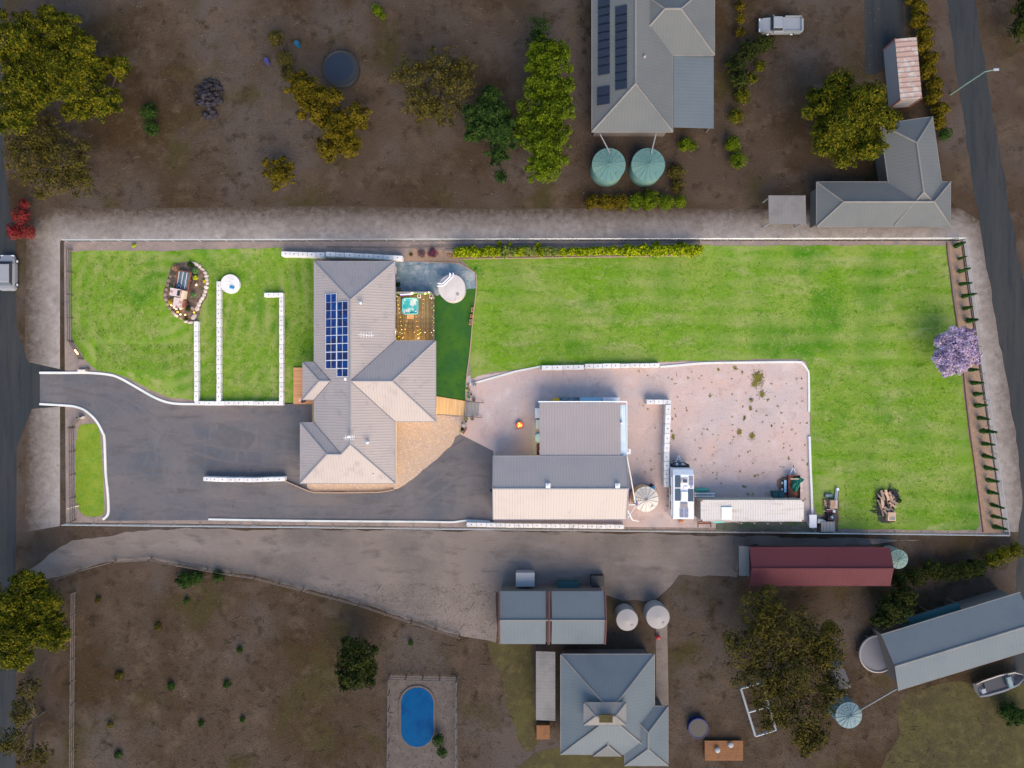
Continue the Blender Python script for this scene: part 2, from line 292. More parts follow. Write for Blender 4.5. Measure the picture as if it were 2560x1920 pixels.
    def slab(s, pts, th=.05):     # 3-D polygon thickened downwards, with roofing UVs
        n = len(pts); vs_ = [tuple(p) for p in pts]+[(p[0], p[1], p[2]-th) for p in pts]
        nr = Vector((0, 0, 0))
        for i in range(n): nr += Vector(pts[i]).cross(Vector(pts[(i+1) % n]))
        top = tuple(range(n)); bot = tuple(range(2*n-1, n-1, -1))
        if nr.z < 0: top = top[::-1]; bot = bot[::-1]; sides = [(i, (i+1) % n, n+(i+1) % n, n+i) for i in range(n)]; nr = -nr
        else: sides = [((i+1) % n, i, n+i, n+(i+1) % n) for i in range(n)]
        u = Vector((0, 0, 1)).cross(nr)
        u = u.normalized() if u.length > 1e-4*nr.length else Vector((1, 0, 0)); v = nr.normalized().cross(u)
        s.uv = (u, v); return s.add(vs_, [top, bot]+sides)
    def build(s, name, mats, parent=None, world=True, smooth=False, **tags):
        me = bpy.data.meshes.new(name)
        off = ORG.get(parent.name, Vector()) if (parent and world) else Vector()
        me.from_pydata([(v[0]-off.x, v[1]-off.y, v[2]-off.z) for v in s.v], [], s.f)
        if isinstance(mats, str): mats = [mats]
        for mm in mats: me.materials.append(M[mm])
        if len(mats) > 1: me.polygons.foreach_set('material_index', s.mi)
        if s.uv:
            ul = me.uv_layers.new(); u, v = s.uv
            for lp in me.loops:
                p = Vector(s.v[lp.vertex_index]); ul.data[lp.index].uv = (p.dot(u), p.dot(v))
        if smooth: me.polygons.foreach_set('use_smooth', [True]*len(me.polygons))
        me.update(); o = bpy.data.objects.new(name, me); sc.collection.objects.link(o)
        if parent: o.parent = parent; ORG[o.name] = ORG.get(parent.name, Vector())
        for k, v in tags.items(): o[k] = v
        return o
def thing(name, label, cat, loc=(0, 0, 0), rz=0, group=None):
    o = bpy.data.objects.new(name, None); sc.collection.objects.link(o); o.empty_display_size = .3
    o.location = loc; o.rotation_euler = (0, 0, rz); o['label'] = label; o['category'] = cat
    if group: o['group'] = group
    ORG[o.name] = Vector(loc); return o
def copy_thing(src, loc, rz=None, label=None, group=None):
    c = src.copy(); sc.collection.objects.link(c); c.location = loc
    if rz is not None: c.rotation_euler = (0, 0, rz)
    if label: c['label'] = label
    if group: c['group'] = group
    for ch in list(src.children):
        d = ch.copy(); sc.collection.objects.link(d); d.parent = c
        for e in list(ch.children):
            f_ = e.copy(); sc.collection.objects.link(f_); f_.parent = d
    return c
def tagm(o, label, cat, group=None):
    o['label'] = label; o['category'] = cat
    if group: o['group'] = group
    return o
def lamp(name, p, watts, col, size=.15):
    d = bpy.data.lights.new(name, 'POINT'); d.energy = watts; d.color = col; d.shadow_soft_size = size
    o = bpy.data.objects.new(name, d); sc.collection.objects.link(o); o.location = p; return o
def spline(pts, n=6, closed=False):
    P = [Vector(p[:2]) for p in pts]; out = []
    m = len(P)
    for i in range(m if closed else m-1):
        if closed: p0, p1, p2, p3 = P[(i-1) % m], P[i], P[(i+1) % m], P[(i+2) % m]
        else: p0, p1, p2, p3 = P[max(i-1, 0)], P[i], P[i+1], P[min(i+2, m-1)]
        for k in range(n):
            t = k/n; out.append(.5*((2*p1)+(p2-p0)*t+(2*p0-5*p1+4*p2-p3)*t*t+(3*p1-p0-3*p2+p3)*t**3))
    if not closed: out.append(P[-1])
    return out
# ---------------------------------------------------------------- setting sheets
def sheet(name, pts, z, m, jit=0.0, step=.45, curved=False, kind='structure'):
    P = [g(*p) for p in pts]
    if curved: P = spline(P, 6, True)
    if jit:
        Q = []
        for a, b in zip(P, P[1:]+P[:1]):
            a = Vector(a[:2]); b = Vector(b[:2]); d = b-a; n = max(1, int(d.length/step)); nn = Vector((-d.y, d.x)).normalized() if d.length else Vector((0, 0))
            for k in range(n): Q.append(a+d*k/n+nn*(random.uniform(-jit, jit)*.6+jit*math.sin((a.x+b.x)*.31+k*step*.9)*math.sin(k*step*.37+a.y)))
        P = Q
    me = bpy.data.meshes.new(name); bm = bmesh.new(); f = bm.faces.new([bm.verts.new((p[0], p[1], z)) for p in P])
    bmesh.ops.triangulate(bm, faces=[f]); bm.normal_update()
    for f in bm.faces:
        if f.normal.z < 0: f.normal_flip()
    bm.to_mesh(me); bm.free(); me.materials.append(M[m]); o = bpy.data.objects.new(name, me); sc.collection.objects.link(o); o['kind'] = kind
    return o
bm = bmesh.new(); S = 900
f = bm.faces.new([bm.verts.new(p) for p in ((-S,-S,0),(S,-S,0),(S,S,0),(-S,S,0))]); me = bpy.data.meshes.new('ground'); bm.to_mesh(me); bm.free()
me.materials.append(M['dark_earth']); o = bpy.data.objects.new('ground', me); sc.collection.objects.link(o); o['kind'] = 'structure'

sheet('road_left', [(-900,-900),(8,-900),(8,400),(38,600),(42,820),(70,905),(160,925),(160,1016),(80,1022),(42,1120),(40,1450),(36,2800),(-900,2800)], .004, 'road_dark')
sheet('road_right', [(2350,-900),(2420,-900),(2437,0),(2475,240),(2530,560),(2600,900),(2660,1200),(2680,2800),(2500,2800),(2540,1420),(2555,1250),(2540,1080),(2500,860),(2448,560),(2400,240),(2367,0)], .004, 'road_dark', jit=.12, step=1)
def verge(name, inner, outer, z, m, n=10):  # added ring that carries the painted glow, strongest at its inner edge
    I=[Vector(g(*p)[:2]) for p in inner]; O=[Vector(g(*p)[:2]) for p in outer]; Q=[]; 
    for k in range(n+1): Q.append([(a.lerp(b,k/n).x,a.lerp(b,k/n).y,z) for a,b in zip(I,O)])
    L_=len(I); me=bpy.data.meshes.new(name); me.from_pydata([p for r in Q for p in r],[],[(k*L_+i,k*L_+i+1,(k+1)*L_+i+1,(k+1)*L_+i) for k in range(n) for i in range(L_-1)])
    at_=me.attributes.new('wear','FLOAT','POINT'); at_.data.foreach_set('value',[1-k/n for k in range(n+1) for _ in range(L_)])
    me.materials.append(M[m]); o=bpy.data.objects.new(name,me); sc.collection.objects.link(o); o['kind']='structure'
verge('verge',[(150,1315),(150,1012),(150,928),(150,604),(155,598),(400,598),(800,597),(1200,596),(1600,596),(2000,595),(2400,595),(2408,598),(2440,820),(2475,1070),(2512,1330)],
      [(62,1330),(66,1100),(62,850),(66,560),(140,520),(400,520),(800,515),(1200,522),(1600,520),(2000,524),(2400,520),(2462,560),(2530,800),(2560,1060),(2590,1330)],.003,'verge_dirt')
sheet('dirt_lane', [(40,1446),(110,1398),(180,1350),(400,1322),(1200,1326),(2300,1350),(2080,1366),(1870,1362),(1860,1375),(1842,1440),(1700,1440),(1640,1500),(1540,1500),(1500,1480),(1240,1480),(1240,1605),(1150,1588),(1030,1552),(900,1508),(760,1472),(640,1443),(520,1424),(380,1397),(290,1402),(200,1425),(110,1452),(40,1480)], .012, 'lane_dirt', jit=.15, step=.8)
sheet('lot_soil', [(160,604),(2400,602),(2509,1334),(165,1306)], .016, 'lot_soil')
sheet('gravel_yard', [(1165,940),(1230,935),(1352,915),(1690,905),(1990,900),(2012,906),(2022,935),(2025,1100),(2030,1290),(2036,1322),(1232,1314),(1232,1127),(1148,1086),(1160,1045),(1160,985)], .020, 'gravel')
sheet('driveway', [(100,930),(167,932),(225,932),(275,937),(302,946),(340,967),(380,990),(410,1003),(440,1009),(487,1011),(700,1006),(800,1010),(1000,1100),(1150,1085),(1234,1128),(1234,1306),(520,1300),(262,1302),(268,1290),(272,1275),(270,1230),(266,1180),(262,1100),(257,1080),(240,1050),(215,1027),(190,1017),(167,1014),(100,1012)], .024, 'asphalt')
sheet('bare_dirt', [(975,1040),(1162,1040),(1152,1072),(1148,1088),(1139,1092),(1128,1117),(1094,1146),(1042,1192),(995,1222),(985,1224),(950,1230),(787,1230),(768,1221),(770,1190),(975,1190)], .028, 'tan_dirt', jit=.10, step=.5)
sheet('front_lawn', [(172,632),(224,625),(330,628),(440,626),(600,621),(703,619),(705,640),(784,643),(800,660),(800,960),(733,960),(733,1009),(715,1011),(705,1004),(486,1002),(440,996),(420,992),(380,976),(340,955),(302,937),(275,930),(243,925),(228,916),(213,901),(206,888),(190,862),(178,835),(174,790),(172,720),(174,660)], .024, 'lawn', jit=.07)
sheet('back_lawn', [(1150,648),(1400,645),(1746,640),(1749,614),(2366,613),(2371,660),(2378,700),(2386,770),(2396,850),(2404,935),(2411,1000),(2421,1085),(2429,1125),(2441,1230),(2450,1312),(2440,1326),(2075,1322),(2078,1280),(2060,1284),(2042,1290),(2032,1250),(2027,1100),(2023,940),(2015,903),(1990,897),(1690,903),(1450,913),(1232,930),(1178,947),(1173,900),(1181,800),(1191,718),(1188,682)], .028, 'lawn_back', jit=.07)
sheet('lawn_strip', [(196,1068),(208,1060),(222,1058),(238,1060),(247,1072),(253,1112),(256,1180),(260,1240),(262,1272),(254,1288),(225,1292),(205,1284),(194,1260),(188,1200),(190,1120)], .024, 'lawn_island', jit=.07, curved=True)
sheet('patio', [(960,654),(1055,655),(1150,659),(1187,681),(1190,722),(1165,724),(1092,742),(1084,748),(960,748)], .028, 'patio')
sheet('artificial_turf', [(1085,735),(1092,740),(1120,728),(1190,721),(1187,760),(1180,820),(1173,880),(1167,930),(1163,1003),(1080,990)], .032, 'turf')
sheet('utility_ground', [(2042,1300),(2055,1290),(2064,1276),(2064,1252),(2086,1246),(2090,1218),(2096,1218),(2096,1330),(2040,1330)], .032, 'garden_soil', jit=.08)
sheet('mulch_bed', [(1026,622),(1112,625),(1115,616),(1180,634),(1400,628),(1747,616),(1746,639),(1400,644),(1150,647),(1145,657),(1056,654),(1010,650)], .034, 'mulch', jit=.05)
sheet('planting_strip', [(2371,606),(2400,606),(2505,1332),(2458,1332),(2446,1240),(2428,1085),(2412,960),(2398,840),(2388,740),(2378,660)], .033, 'mulch', jit=.06)
sheet('asphalt_patch',[(540,1080),(600,1072),(640,1090),(610,1120),(550,1112)],.027,'asphalt_new',jit=.15,curved=True)
for pts in ([(110,965),(230,968),(330,1005),(450,1080),(560,1120),(745,1130)],[(110,985),(228,990),(322,1030),(440,1108),(560,1152),(745,1162)],[(300,1180),(420,1235),(600,1258),(820,1268),(960,1258),(1060,1215),(1150,1160),(1228,1165)],[(300,1215),(420,1262),(600,1284),(820,1292),(985,1284),(1085,1238),(1160,1190),(1228,1195)]): TRK=globals().setdefault('TRK_',[]); TRK.append(pts)
sheet('asphalt_seam',[(1120,1118),(1158,1096),(1162,1099),(1126,1122)],.027,'asphalt_new',jit=.03)
sheet('shed_slab', [(1331,1055),(1400,1055),(1400,1150),(1331,1150)], .036, 'concrete_slab')
sheet('weedy_strip',[(1790,1306),(1900,1305),(2015,1304),(2030,1320),(2035,1328),(1790,1326)],.035,'weedy_soil',jit=.1)
sheet('pool_terrace', [(972,1688),(1142,1692),(1144,1925),(966,1925)], .006, 'pool_paving')
sheet('neighbour_drive', [(2160,-200),(2248,-200),(2262,120),(2225,165),(2190,185),(2162,186)], .006, 'road_dark')
for nm, pts in (('side_lawn',[(1225,1590),(1325,1600),(1330,1700),(1345,1850),(1310,1880),(1270,1760),(1240,1660)]),('dry_lawn',[(2260,1745),(2400,1705),(2560,1715),(2620,1800),(2600,2000),(2200,2000),(2240,1850)]),('corner_lawn',[(1340,1880),(1560,1890),(1560,1960),(1300,1960)])):
    sheet(nm, pts, .006, 'dry_grass', jit=.3, step=.8, curved=True)
sheet('side_path', [(1640,1560),(1668,1560),(1672,1770),(1640,1770)], .007, 'lane_dirt')
sheet('wet_patch', [(1943,1200),(1965,1192),(1975,1200),(1972,1232),(1955,1234),(1944,1220)], .0235, 'wet_clay', jit=.05, curved=True)

def kerb(name, pts, width=.26, z0=0, z1=.13, curved=True, m='kerb_white', kind='structure'):
    P = [Vector(g(*p)[:2]) for p in pts]
    if curved: P = spline(P, 6)
    mb = MB(); vs_ = []
    for i, p in enumerate(P):
        d = (P[min(i+1, len(P)-1)]-P[max(i-1, 0)]).normalized(); n = Vector((-d.y, d.x))*width/2
        for q, zz in ((p+n, z0), (p+n*.86, z1), (p-n*.86, z1), (p-n, z0)): vs_.append((q.x, q.y, zz))
    fs = []
    for i in range(len(P)-1):
        for j in range(3): fs.append((i*4+j, (i+1)*4+j, (i+1)*4+j+1, i*4+j+1))
    k = (len(P)-1)*4; fs += [(0, 1, 2, 3), (k+3, k+2, k+1, k)]
    mb.add(vs_, fs); o = mb.build(name, m)
    if kind: o['kind'] = kind
    return o
for pts in TRK_: kerb('tyre_track',pts,.34,.0245,.0275,m='asphalt_track')
kerb('driveway_kerb', [(100,932),(167,932),(225,932),(275,937),(302,946),(340,967),(380,990),(410,1003),(440,1009),(487,1010)], .30)
kerb('island_kerb', [(100,1010),(167,1014),(190,1017),(215,1027),(240,1050),(257,1080),(262,1100),(265,1180),(270,1230),(272,1270),(269,1288),(258,1298)], .28)
kerb('boundary_kerb', [(522,1298),(700,1301),(900,1303),(1060,1304),(1130,1305),(1170,1301),(1225,1304)], .25)
kerb('yard_kerb', [(1165,965),(1180,959),(1230,945),(1290,928),(1352,916)], .22, curved=False)
kerb('yard_kerb', [(1650,917),(1688,914),(1760,908),(1880,906),(1990,905),(2006,909),(2017,924),(2021,940),(2022,1029)], .26)
kerb('yard_kerb', [(2022,1091),(2024,1160),(2027,1225),(2029,1286)], .30, z1=.25)
kerb('garden_edging', [(2366,606),(2368,640),(2374,680),(2381,740),(2390,800),(2399,870),(2408,940),(2415,1010),(2424,1085),(2432,1140),(2444,1230),(2457,1330)], .10, m='edge_red')
kerb('garden_edging', [(1056,655),(1148,658),(1188,682)], .12, curved=False, m='timber_edge')
kerb('garden_edging', [(1150,648),(1400,644),(1747,639),(1749,608)], .10, curved=False, m='timber_edge')
kerb('turf_edging', [(1190,684),(1191,720),(1182,800),(1175,880),(1166,950),(1164,1002)], .12, m='timber_edge')
kerb('dirt_edging', [(712,1201),(770,1226),(787,1231),(870,1231),(950,1230),(985,1224)], .12, curved=False, m='timber_edge', z1=.3)
kerb('concrete_strip', [(1025,616),(1200,611),(1500,608),(1750,604)], .18, curved=False, m='lane_dirt', z0=.01, z1=.06)
kerb('concrete_strip', [(815,617),(1025,619),(1300,616),(1620,608)], .12, curved=False, m='lane_dirt', z0=.01, z1=.06)
# ---------------------------------------------------------------- block walls
def blk_mesh(l, w_, h):
    bm = bmesh.new(); bmesh.ops.create_cube(bm, size=1); bmesh.ops.scale(bm, vec=(l, w_, h), verts=bm.verts); bmesh.ops.translate(bm, vec=(0, 0, h/2), verts=bm.verts)
    bmesh.ops.bevel(bm, geom=bm.edges[:], offset=.03, segments=1, affect='EDGES')
    r = bmesh.ops.create_circle(bm, cap_ends=True, radius=.075, segments=8); bmesh.ops.translate(bm, vec=(0, 0, h+.004), verts=r['verts'])
    for f in bm.faces:
        if all(v in r['verts'] for v in f.verts): f.material_index = 1
    me = bpy.data.meshes.new('block'); bm.to_mesh(me); bm.free(); me.materials.append(M['concrete_block']); me.materials.append(M['hole']); return me
BLK = {}
def block_wall(label, pts, h=.6, w_=.5, pitch=1.145, steps=()):
    a0 = g(*pts[0]); root = thing('block_wall', label, 'retaining wall', a0)
    for a, b in zip(pts, pts[1:]):
        A = Vector(g(*a, h)[:2]); B = Vector(g(*b, h)[:2]); d = B-A; n = max(1, round(d.length/pitch)); l = d.length/n
        key = (round(l, 2), h); me = BLK.get(key) or BLK.setdefault(key, blk_mesh(l-.03, w_, h)); an = math.atan2(d.y, d.x)
        for i in range(n):
            p = A+d*(i+.5)/n; nn = Vector((-d.y, d.x)).normalized()*random.uniform(-.015, .015)
            o = bpy.data.objects.new('block', me); sc.collection.objects.link(o); o.parent = root
            o.location = (p.x+nn.x-a0.x, p.y+nn.y-a0.y, random.uniform(0, .012)+.02); o.rotation_euler = (0, 0, an+random.uniform(-.006, .006))
    return root
block_wall('low white block wall running down from the truck garden bed to the driveway', [(490,803),(490.5,1003)])
block_wall('long white block wall that starts at the round concrete tank lid', [(546,703),(546.5,1003)])
block_wall('white block wall nearest the house, closing the lawn bay on its right side', [(703,742),(703,1003)])
block_wall('short two block wall at the top end of the lawn bay', [(660,737),(708,737)])
block_wall('white block wall along the driveway edge below the lawn bay', [(486,1008),(708,1008)])
block_wall('white block wall above the house roof beside the boundary', [(703,634),(812,637),(814,635),(1006,645)], h=1.1, w_=.55)
block_wall('free standing white block wall in the middle of the driveway', [(508,1197),(546,1199),(630,1200),(712,1197)], h=.9)
block_wall('white block wall between back lawn and gravel yard above the shed', [(1354,919.5),(1460,918),(1462,916),(1550,914),(1649,913)], w_=.58)
block_wall('short white block wall heading off above the storage bay beside the shed', [(1616,1004.5),(1678,1005)], h=1.1, w_=.55)
block_wall('tall white block wall between rear shed and caravan', [(1671,1011),(1667,1132),(1666,1218)], h=1.2, w_=.65)
block_wall('pale block wall along the bottom boundary beside the big shed', [(1166,1311),(1240,1313),(1400,1315),(1560,1317)], h=.6)
# ---------------------------------------------------------------- roofs
def slope(parent, pts, m, th=.06, world=True): 
    mb = MB(); mb.slab(pts, th); return mb.build('roof_slope', m, parent, world)
def cap(parent, a, b, m='trim', w_=.16, world=True):
    mb = MB(); mb.tube(Vector(a)+Vector((0, 0, .01)), Vector(b)+Vector((0, 0, .01)), w_/2, 6); return mb.build('ridge_cap', m, parent, world)
def gutter(parent, a, b, m='trim', world=True, r=.07):
    mb = MB(); a = Vector(a); b = Vector(b); d = (b-a).normalized()
    c = (a+b)/2; mb.box((c.x, c.y, c.z-.06), ((b-a).length+.1, .13, .13), rz=math.atan2(d.y, d.x)); return mb.build('gutter', m, parent, world)
def flash(parent, a, b):
    mb = MB(); mb.tube(Vector(a)+Vector((0, 0, .005)), Vector(b)+Vector((0, 0, .005)), .05, 4); return mb.build('valley_gutter', 'trim_dark', parent)
# main house
e, tp = 2.7, .44
def Z(dx): return e+tp*dx
house = thing('main_house', 'large hip roofed house with grey metal roof and blue solar panels beside the driveway', 'house', (-18.58, 1.4, 0))
X0,X1,Y0,Y1 = -23.33,-13.83,-11.71,14.45; hw = 4.75; XR = -18.58
GX = -24.97; GY = -4.58; gh = 3.565; PX = -24.67; PY0,PY1 = -1.84,2.55; ph = 2.195; WX = -9.015; WY0,WY1 = -4.42,5.08
A1 = (XR,Y1-hw,Z(hw)); A2 = (XR,Y0+hw,Z(hw)); J = (XR,.33,Z(hw)); W1 = (WX-hw,.33,Z(hw))
G1 = (GX+gh,Y0+gh,Z(gh)); G2 = (X0+gh,Y0+gh,Z(gh)); P1 = (PX+ph,.355,Z(ph)); P2 = (X0+ph,.355,Z(ph))
E = lambda x, y: (x, y, e)
rf = 'roof_main'
slope(house, [E(X0,Y1), A1, A2, G2, E(X0,GY), E(X0,PY0), P2, E(X0,PY1)], rf)
slope(house, [E(X0,Y1), E(X1,Y1), A1], rf)
slope(house, [E(X1,Y1), E(X1,WY1), J, A1], rf)
slope(house, [J, E(X1,WY0), E(X1,Y0), A2], rf)
slope(house, [E(X1,WY1), E(WX,WY1), W1, J], rf)
slope(house, [E(WX,WY1), E(WX,WY0), W1], rf)
slope(house, [E(WX,WY0), E(X1,WY0), J, W1], rf)
slope(house, [E(GX,GY), G1, G2, E(X0,GY)], rf)
slope(house, [E(GX,GY), E(GX,Y0), G1], rf)
slope(house, [E(GX,Y0), E(X1,Y0), A2, G2, G1], rf)
slope(house, [E(PX,PY1), E(X0,PY1), P2, P1], rf)
slope(house, [E(PX,PY1), P1, E(PX,PY0)], rf)
slope(house, [E(PX,PY0), P1, P2, E(X0,PY0)], rf)
for a, b in ((A1,A2),(A1,E(X0,Y1)),(A1,E(X1,Y1)),(A2,E(X1,Y0)),(A2,G2),(J,W1),(W1,E(WX,WY1)),(W1,E(WX,WY0)),(G1,G2),(G1,E(GX,GY)),(G1,E(GX,Y0)),(P1,P2),(P1,E(PX,PY1)),(P1,E(PX,PY0))): cap(house, a, b, w_=.2)
for a, b in ((J,E(X1,WY1)),(J,E(X1,WY0)),(G2,E(X0,GY)),(P2,E(X0,PY1)),(P2,E(X0,PY0))): flash(house, a, b)
ol = [(X0,Y1),(X1,Y1),(X1,WY1),(WX,WY1),(WX,WY0),(X1,WY0),(X1,Y0),(GX,Y0),(GX,GY),(X0,GY),(X0,PY0),(PX,PY0),(PX,PY1),(X0,PY1)]
for a, b in zip(ol, ol[1:]+ol[:1]): gutter(house, E(*a), E(*b))
i_ = .22
wl = [(X0+i_,Y1-i_),(X1-i_,Y1-i_),(X1-i_,WY1-i_),(WX-i_,WY1-i_),(WX-i_,WY0+i_),(X1-i_,WY0+i_),(X1-i_,Y0+i_),(GX+i_,Y0+i_),(GX+i_,GY-i_),(X0+i_,GY-i_)]
MB().prism(wl, 0, e-.08).build('wall', 'wall_cream', house)
for yy in (12.5, 7.5):
    fr = MB().box((X1-i_+.03, yy, 1.3), (.08, 1.6, 1.3)).build('window', 'trim_dark', house); MB().box((X1-i_+.08, yy, 1.3), (.03, 1.45, 1.15)).build('pane', 'glass_dark', fr)
for yy in (9.5, 5.0): fr = MB().box((X0+i_-.03, yy, 1.3), (.08, 1.6, 1.3)).build('window', 'trim_dark', house); MB().box((X0+i_-.08, yy, 1.3), (.03, 1.45, 1.15)).build('pane', 'glass_dark', fr)
MB().box((GX+i_-.03, -8.1, 1.15), (.08, 4.8, 2.2)).build('garage_door', 'wall_grey', house)
for yy in (PY0+.15, PY1-.15): MB().box((PX+.15, yy, 1.3), (.12, .12, 2.7)).build('porch_post', 'trim', house)
# solar panels on the west slope (two columns)
def on_west(px, py):      # point on the west slope seen at a photo pixel
    z = 3.5
    for _ in range(8): p = g(px, py, z); z = Z(p.x-X0)
    return p
c0, c1, c2 = 814.5, 842.5, 871.0
def panel(xa, xb, ya, yb):
    a = on_west(xa, ya); b = on_west(xb, yb); lift = .12
    def q(u, v, h):       # u along slope, v along y
        x = a.x+(b.x-a.x)*u; y = a.y+(b.y-a.y)*v; return (x-.4*h*.4, y, Z(x-X0)+lift+h)
    mb = MB(); mb.slab([q(0,0,0), q(0,1,0), q(1,1,0), q(1,0,0)], .04); mb.uv = None
    fr = mb.build('solar_panel', 'alu', house)
    for u0, u1 in ((.035,.485),(.515,.965)):
        mb = MB(); mb.slab([q(u0,.045,.008), q(u0,.955,.008), q(u1,.955,.008), q(u1,.045,.008)], .004); mb.build('solar_cell', 'solar_blue', fr)
for k in range(9): panel(c0, c1-.6, 735.5+20.75*k, 735.5+20.75*(k+1)-.6)
for k in range(9): panel(c1, c2, 754.8+20.85*k, 754.8+20.85*(k+1)-.6)
a = on_west(864, 948); MB().box((a.x, a.y, a.z+.1), (.25,.35,.12)).build('isolator_box', 'white', house)
# flues, antennas and vents
def on_east(px, py):
    z = 3.5
    for _ in range(8): p = g(px, py, z); z = Z(X1-p.x)
    return p
for px, py in ((904,758),(921,1303-180)):
    p = on_east(px, py if py < 900 else 1104); 
    fl = MB().cyl((p.x, p.y, p.z-.1), .13, .75, 12).build('flue', 'steel', house); MB().cyl((p.x, p.y, p.z+.65), .22, .12, 12, cap=.08).build('flue_cowl', 'steel', fl)
p = on_east(921, 838); a_ = MB().tube((p.x,p.y,p.z), (p.x,p.y,p.z+1.1), .03).build('antenna', 'alu', house)
mb = MB(); mb.tube((p.x-.9,p.y,p.z+1.1), (p.x+.9,p.y-.15,p.z+1.1), .025)
for k in range(5): mb.tube((p.x-.6+k*.3,p.y-.35,p.z+1.1),(p.x-.6+k*.3,p.y+.3,p.z+1.1),.02)
mb.build('antenna_array', 'alu', a_)
p = Vector((XR+.05, -6.1, Z(hw))); d_ = MB().tube((p.x,p.y,p.z-.1), (p.x,p.y,p.z+.7), .03).build('antenna', 'alu', house)
mb = MB(); mb.tube((p.x-.7,p.y-.05,p.z+.7), (p.x+.5,p.y+.1,p.z+.7), .025)
for k in range(6): mb.tube((p.x-.5+k*.2,p.y-.3,p.z+.7),(p.x-.4+k*.2,p.y+.3,p.z+.75),.02)
mb.ball((p.x-.05,p.y+.1,p.z+.75),.16); mb.build('antenna_array', 'alu', d_)
p = on_east(938, 1199); MB().cyl((p.x-.3, p.y+.5, e+.3), .07, .35, 8).build('vent_pipe', 'white', house)
mb = MB(); c = g(989.5, 850-22, 1.3); mb.box((X1-i_+.06, c.y, 1.2), (.12,.5,1.9)); mb.build('meter_box', 'wall_grey', house)
pl = MB().box((X0+.15, GY+.15, 2.3), (.2,.2,.2)).build('porch_light', 'glow_warm', house); lamp('porch_glow', (X0-.1, GY+.5, 2.1), 9, (1,.6,.28))
lamp('side_glow', (WX+.3, WY0+.9, 2.2), 14, (1,.66,.25))
MB().box((WX-.15, WY0+.9, 2.25), (.18,.14,.2)).build('wall_light','glow_warm',house)
# big shed
S0, S1 = 3.4, 4.95
def shed(name, label, cat, x0, x1, yt, yb, z0, z1, yr, roofm, wallm, loc=None):
    t = thing(name, label, cat, loc or ((x0+x1)/2, (yt+yb)/2, 0)); P = Vector
    slope(t, [(x0,yt,z0),(x1,yt,z0),(x1,yr,z1),(x0,yr,z1)], roofm); slope(t, [(x0,yr,z1),(x1,yr,z1),(x1,yb,z0),(x0,yb,z0)], roofm if isinstance(roofm, str) else roofm)
    cap(t, (x0,yr,z1), (x1,yr,z1), w_=.24); gutter(t, (x0,yt,z0), (x1,yt,z0)); gutter(t, (x0,yb,z0), (x1,yb,z0))
    for xx in (x0, x1):
        for (ya, za), (yb_, zb) in (((yt,z0),(yr,z1)),((yr,z1),(yb,z0))): MB().tube((xx,ya,za+.02),(xx,yb_,zb+.02),.06,4).build('barge_trim', 'trim', t)
    k = .12; mb = MB(); vs_ = []
    for xx in (x0+k, x1-k): vs_ += [(xx,yt-k,0),(xx,yb+k,0),(xx,yb+k,z0-.1),(xx,yr,z1-.12),(xx,yt-k,z0-.1)]
    mb.add(vs_, [(0,1,2,3,4),(9,8,7,6,5),(0,5,6,1),(1,6,7,2),(4,9,5,0),(3,8,9,4),(2,7,8,3)]); mb.build('wall', wallm, t)
    return t
a = g(1232.7,1140.8,S0); b = g(1565.5,1298,S0); r = g(1300,1221.7,S1)
bs = shed('big_shed', 'big gable roofed metal shed at the end of the driveway by the bottom boundary', 'shed', a.x, b.x, a.y, b.y, S0, S1, r.y, 'roof_shed', 'wall_grey')
for px in (1370,1543.5):
    p = g(px, 1214, 4.9); vb = MB().box((p.x,p.y,p.z+.05),(.52,.52,.32)).build('roof_vent', 'white', bs)
    MB().cyl((p.x,p.y,p.z+.21), .19, .12, 14, r2=.15, cap=.06).build('vent_cowl', 'alu', vb)
MB().box((a.x+.08, (a.y+r.y)/2, 1.5), (.08, 3.0, 2.9)).build('roller_door', 'trim', bs)
MB().box((a.x-.25, g(0,1222,1).y, 2.2), (.35,.35,.3)).build('wall_lamp', 'black', bs)
p = g(1423, 1280, 3.7); MB().cyl((p.x-.0,p.y,p.z-.1), .05, .2, 8).build('roof_bolt', 'purple', bs)
# rear shed
t0 = 3.3; a = g(1349,1007,t0); b = g(1552,1140,t0); rs = thing('rear_shed', 'flat roofed shed lean-to behind the big shed with a pale translucent strip on the right', 'shed', ((a.x+b.x)/2,(a.y+b.y)/2,0))
yb = g(0,1140.5,S0).y+.05
slope(rs, [(a.x,a.y,t0-.25),(b.x,a.y,t0-.25),(b.x,yb,t0+.02),(a.x,yb,t0+.02)], 'roof_rear')
c = g(1566,1013,3.1); slope(rs, [(b.x+.02,c.y,2.9),(c.x,c.y,2.9),(c.x,yb,3.1),(b.x+.02,yb,3.1)], 'translucent_sheet')
gutter(rs, (a.x-.1,a.y+.12,t0-.2), (c.x,a.y+.12,t0-.2), 'alu'); MB().tube((c.x+.05,a.y+.1,3.0),(c.x+.05,yb,3.1),.07,6).build('side_gutter', 'white', rs)
MB().box(((a.x+b.x)/2+1.2,(a.y+yb)/2,1.45), (b.x-a.x-2.6, abs(a.y-yb)-.5, 2.9)).build('wall', 'wall_grey', rs)
for yy in (a.y-.1, (a.y+yb)/2, yb+.3): MB().box((a.x+.08,yy,1.5),(.1,.1,3.0)).build('post', 'steel', rs)
p = g(1554,1056,3.2); MB().cyl((p.x,p.y,2.9),.13,.5,10,cap=.08).build('flue','steel',rs)
lamp('shed_glow', g(1341,1105,2.3), 30, (1,.72,.22)); 
p = g(1572,1129,1.6); ub = thing('utility_box', 'white wall box with a red label on the right side of the shed', 'cabinet', g(1569,1129))
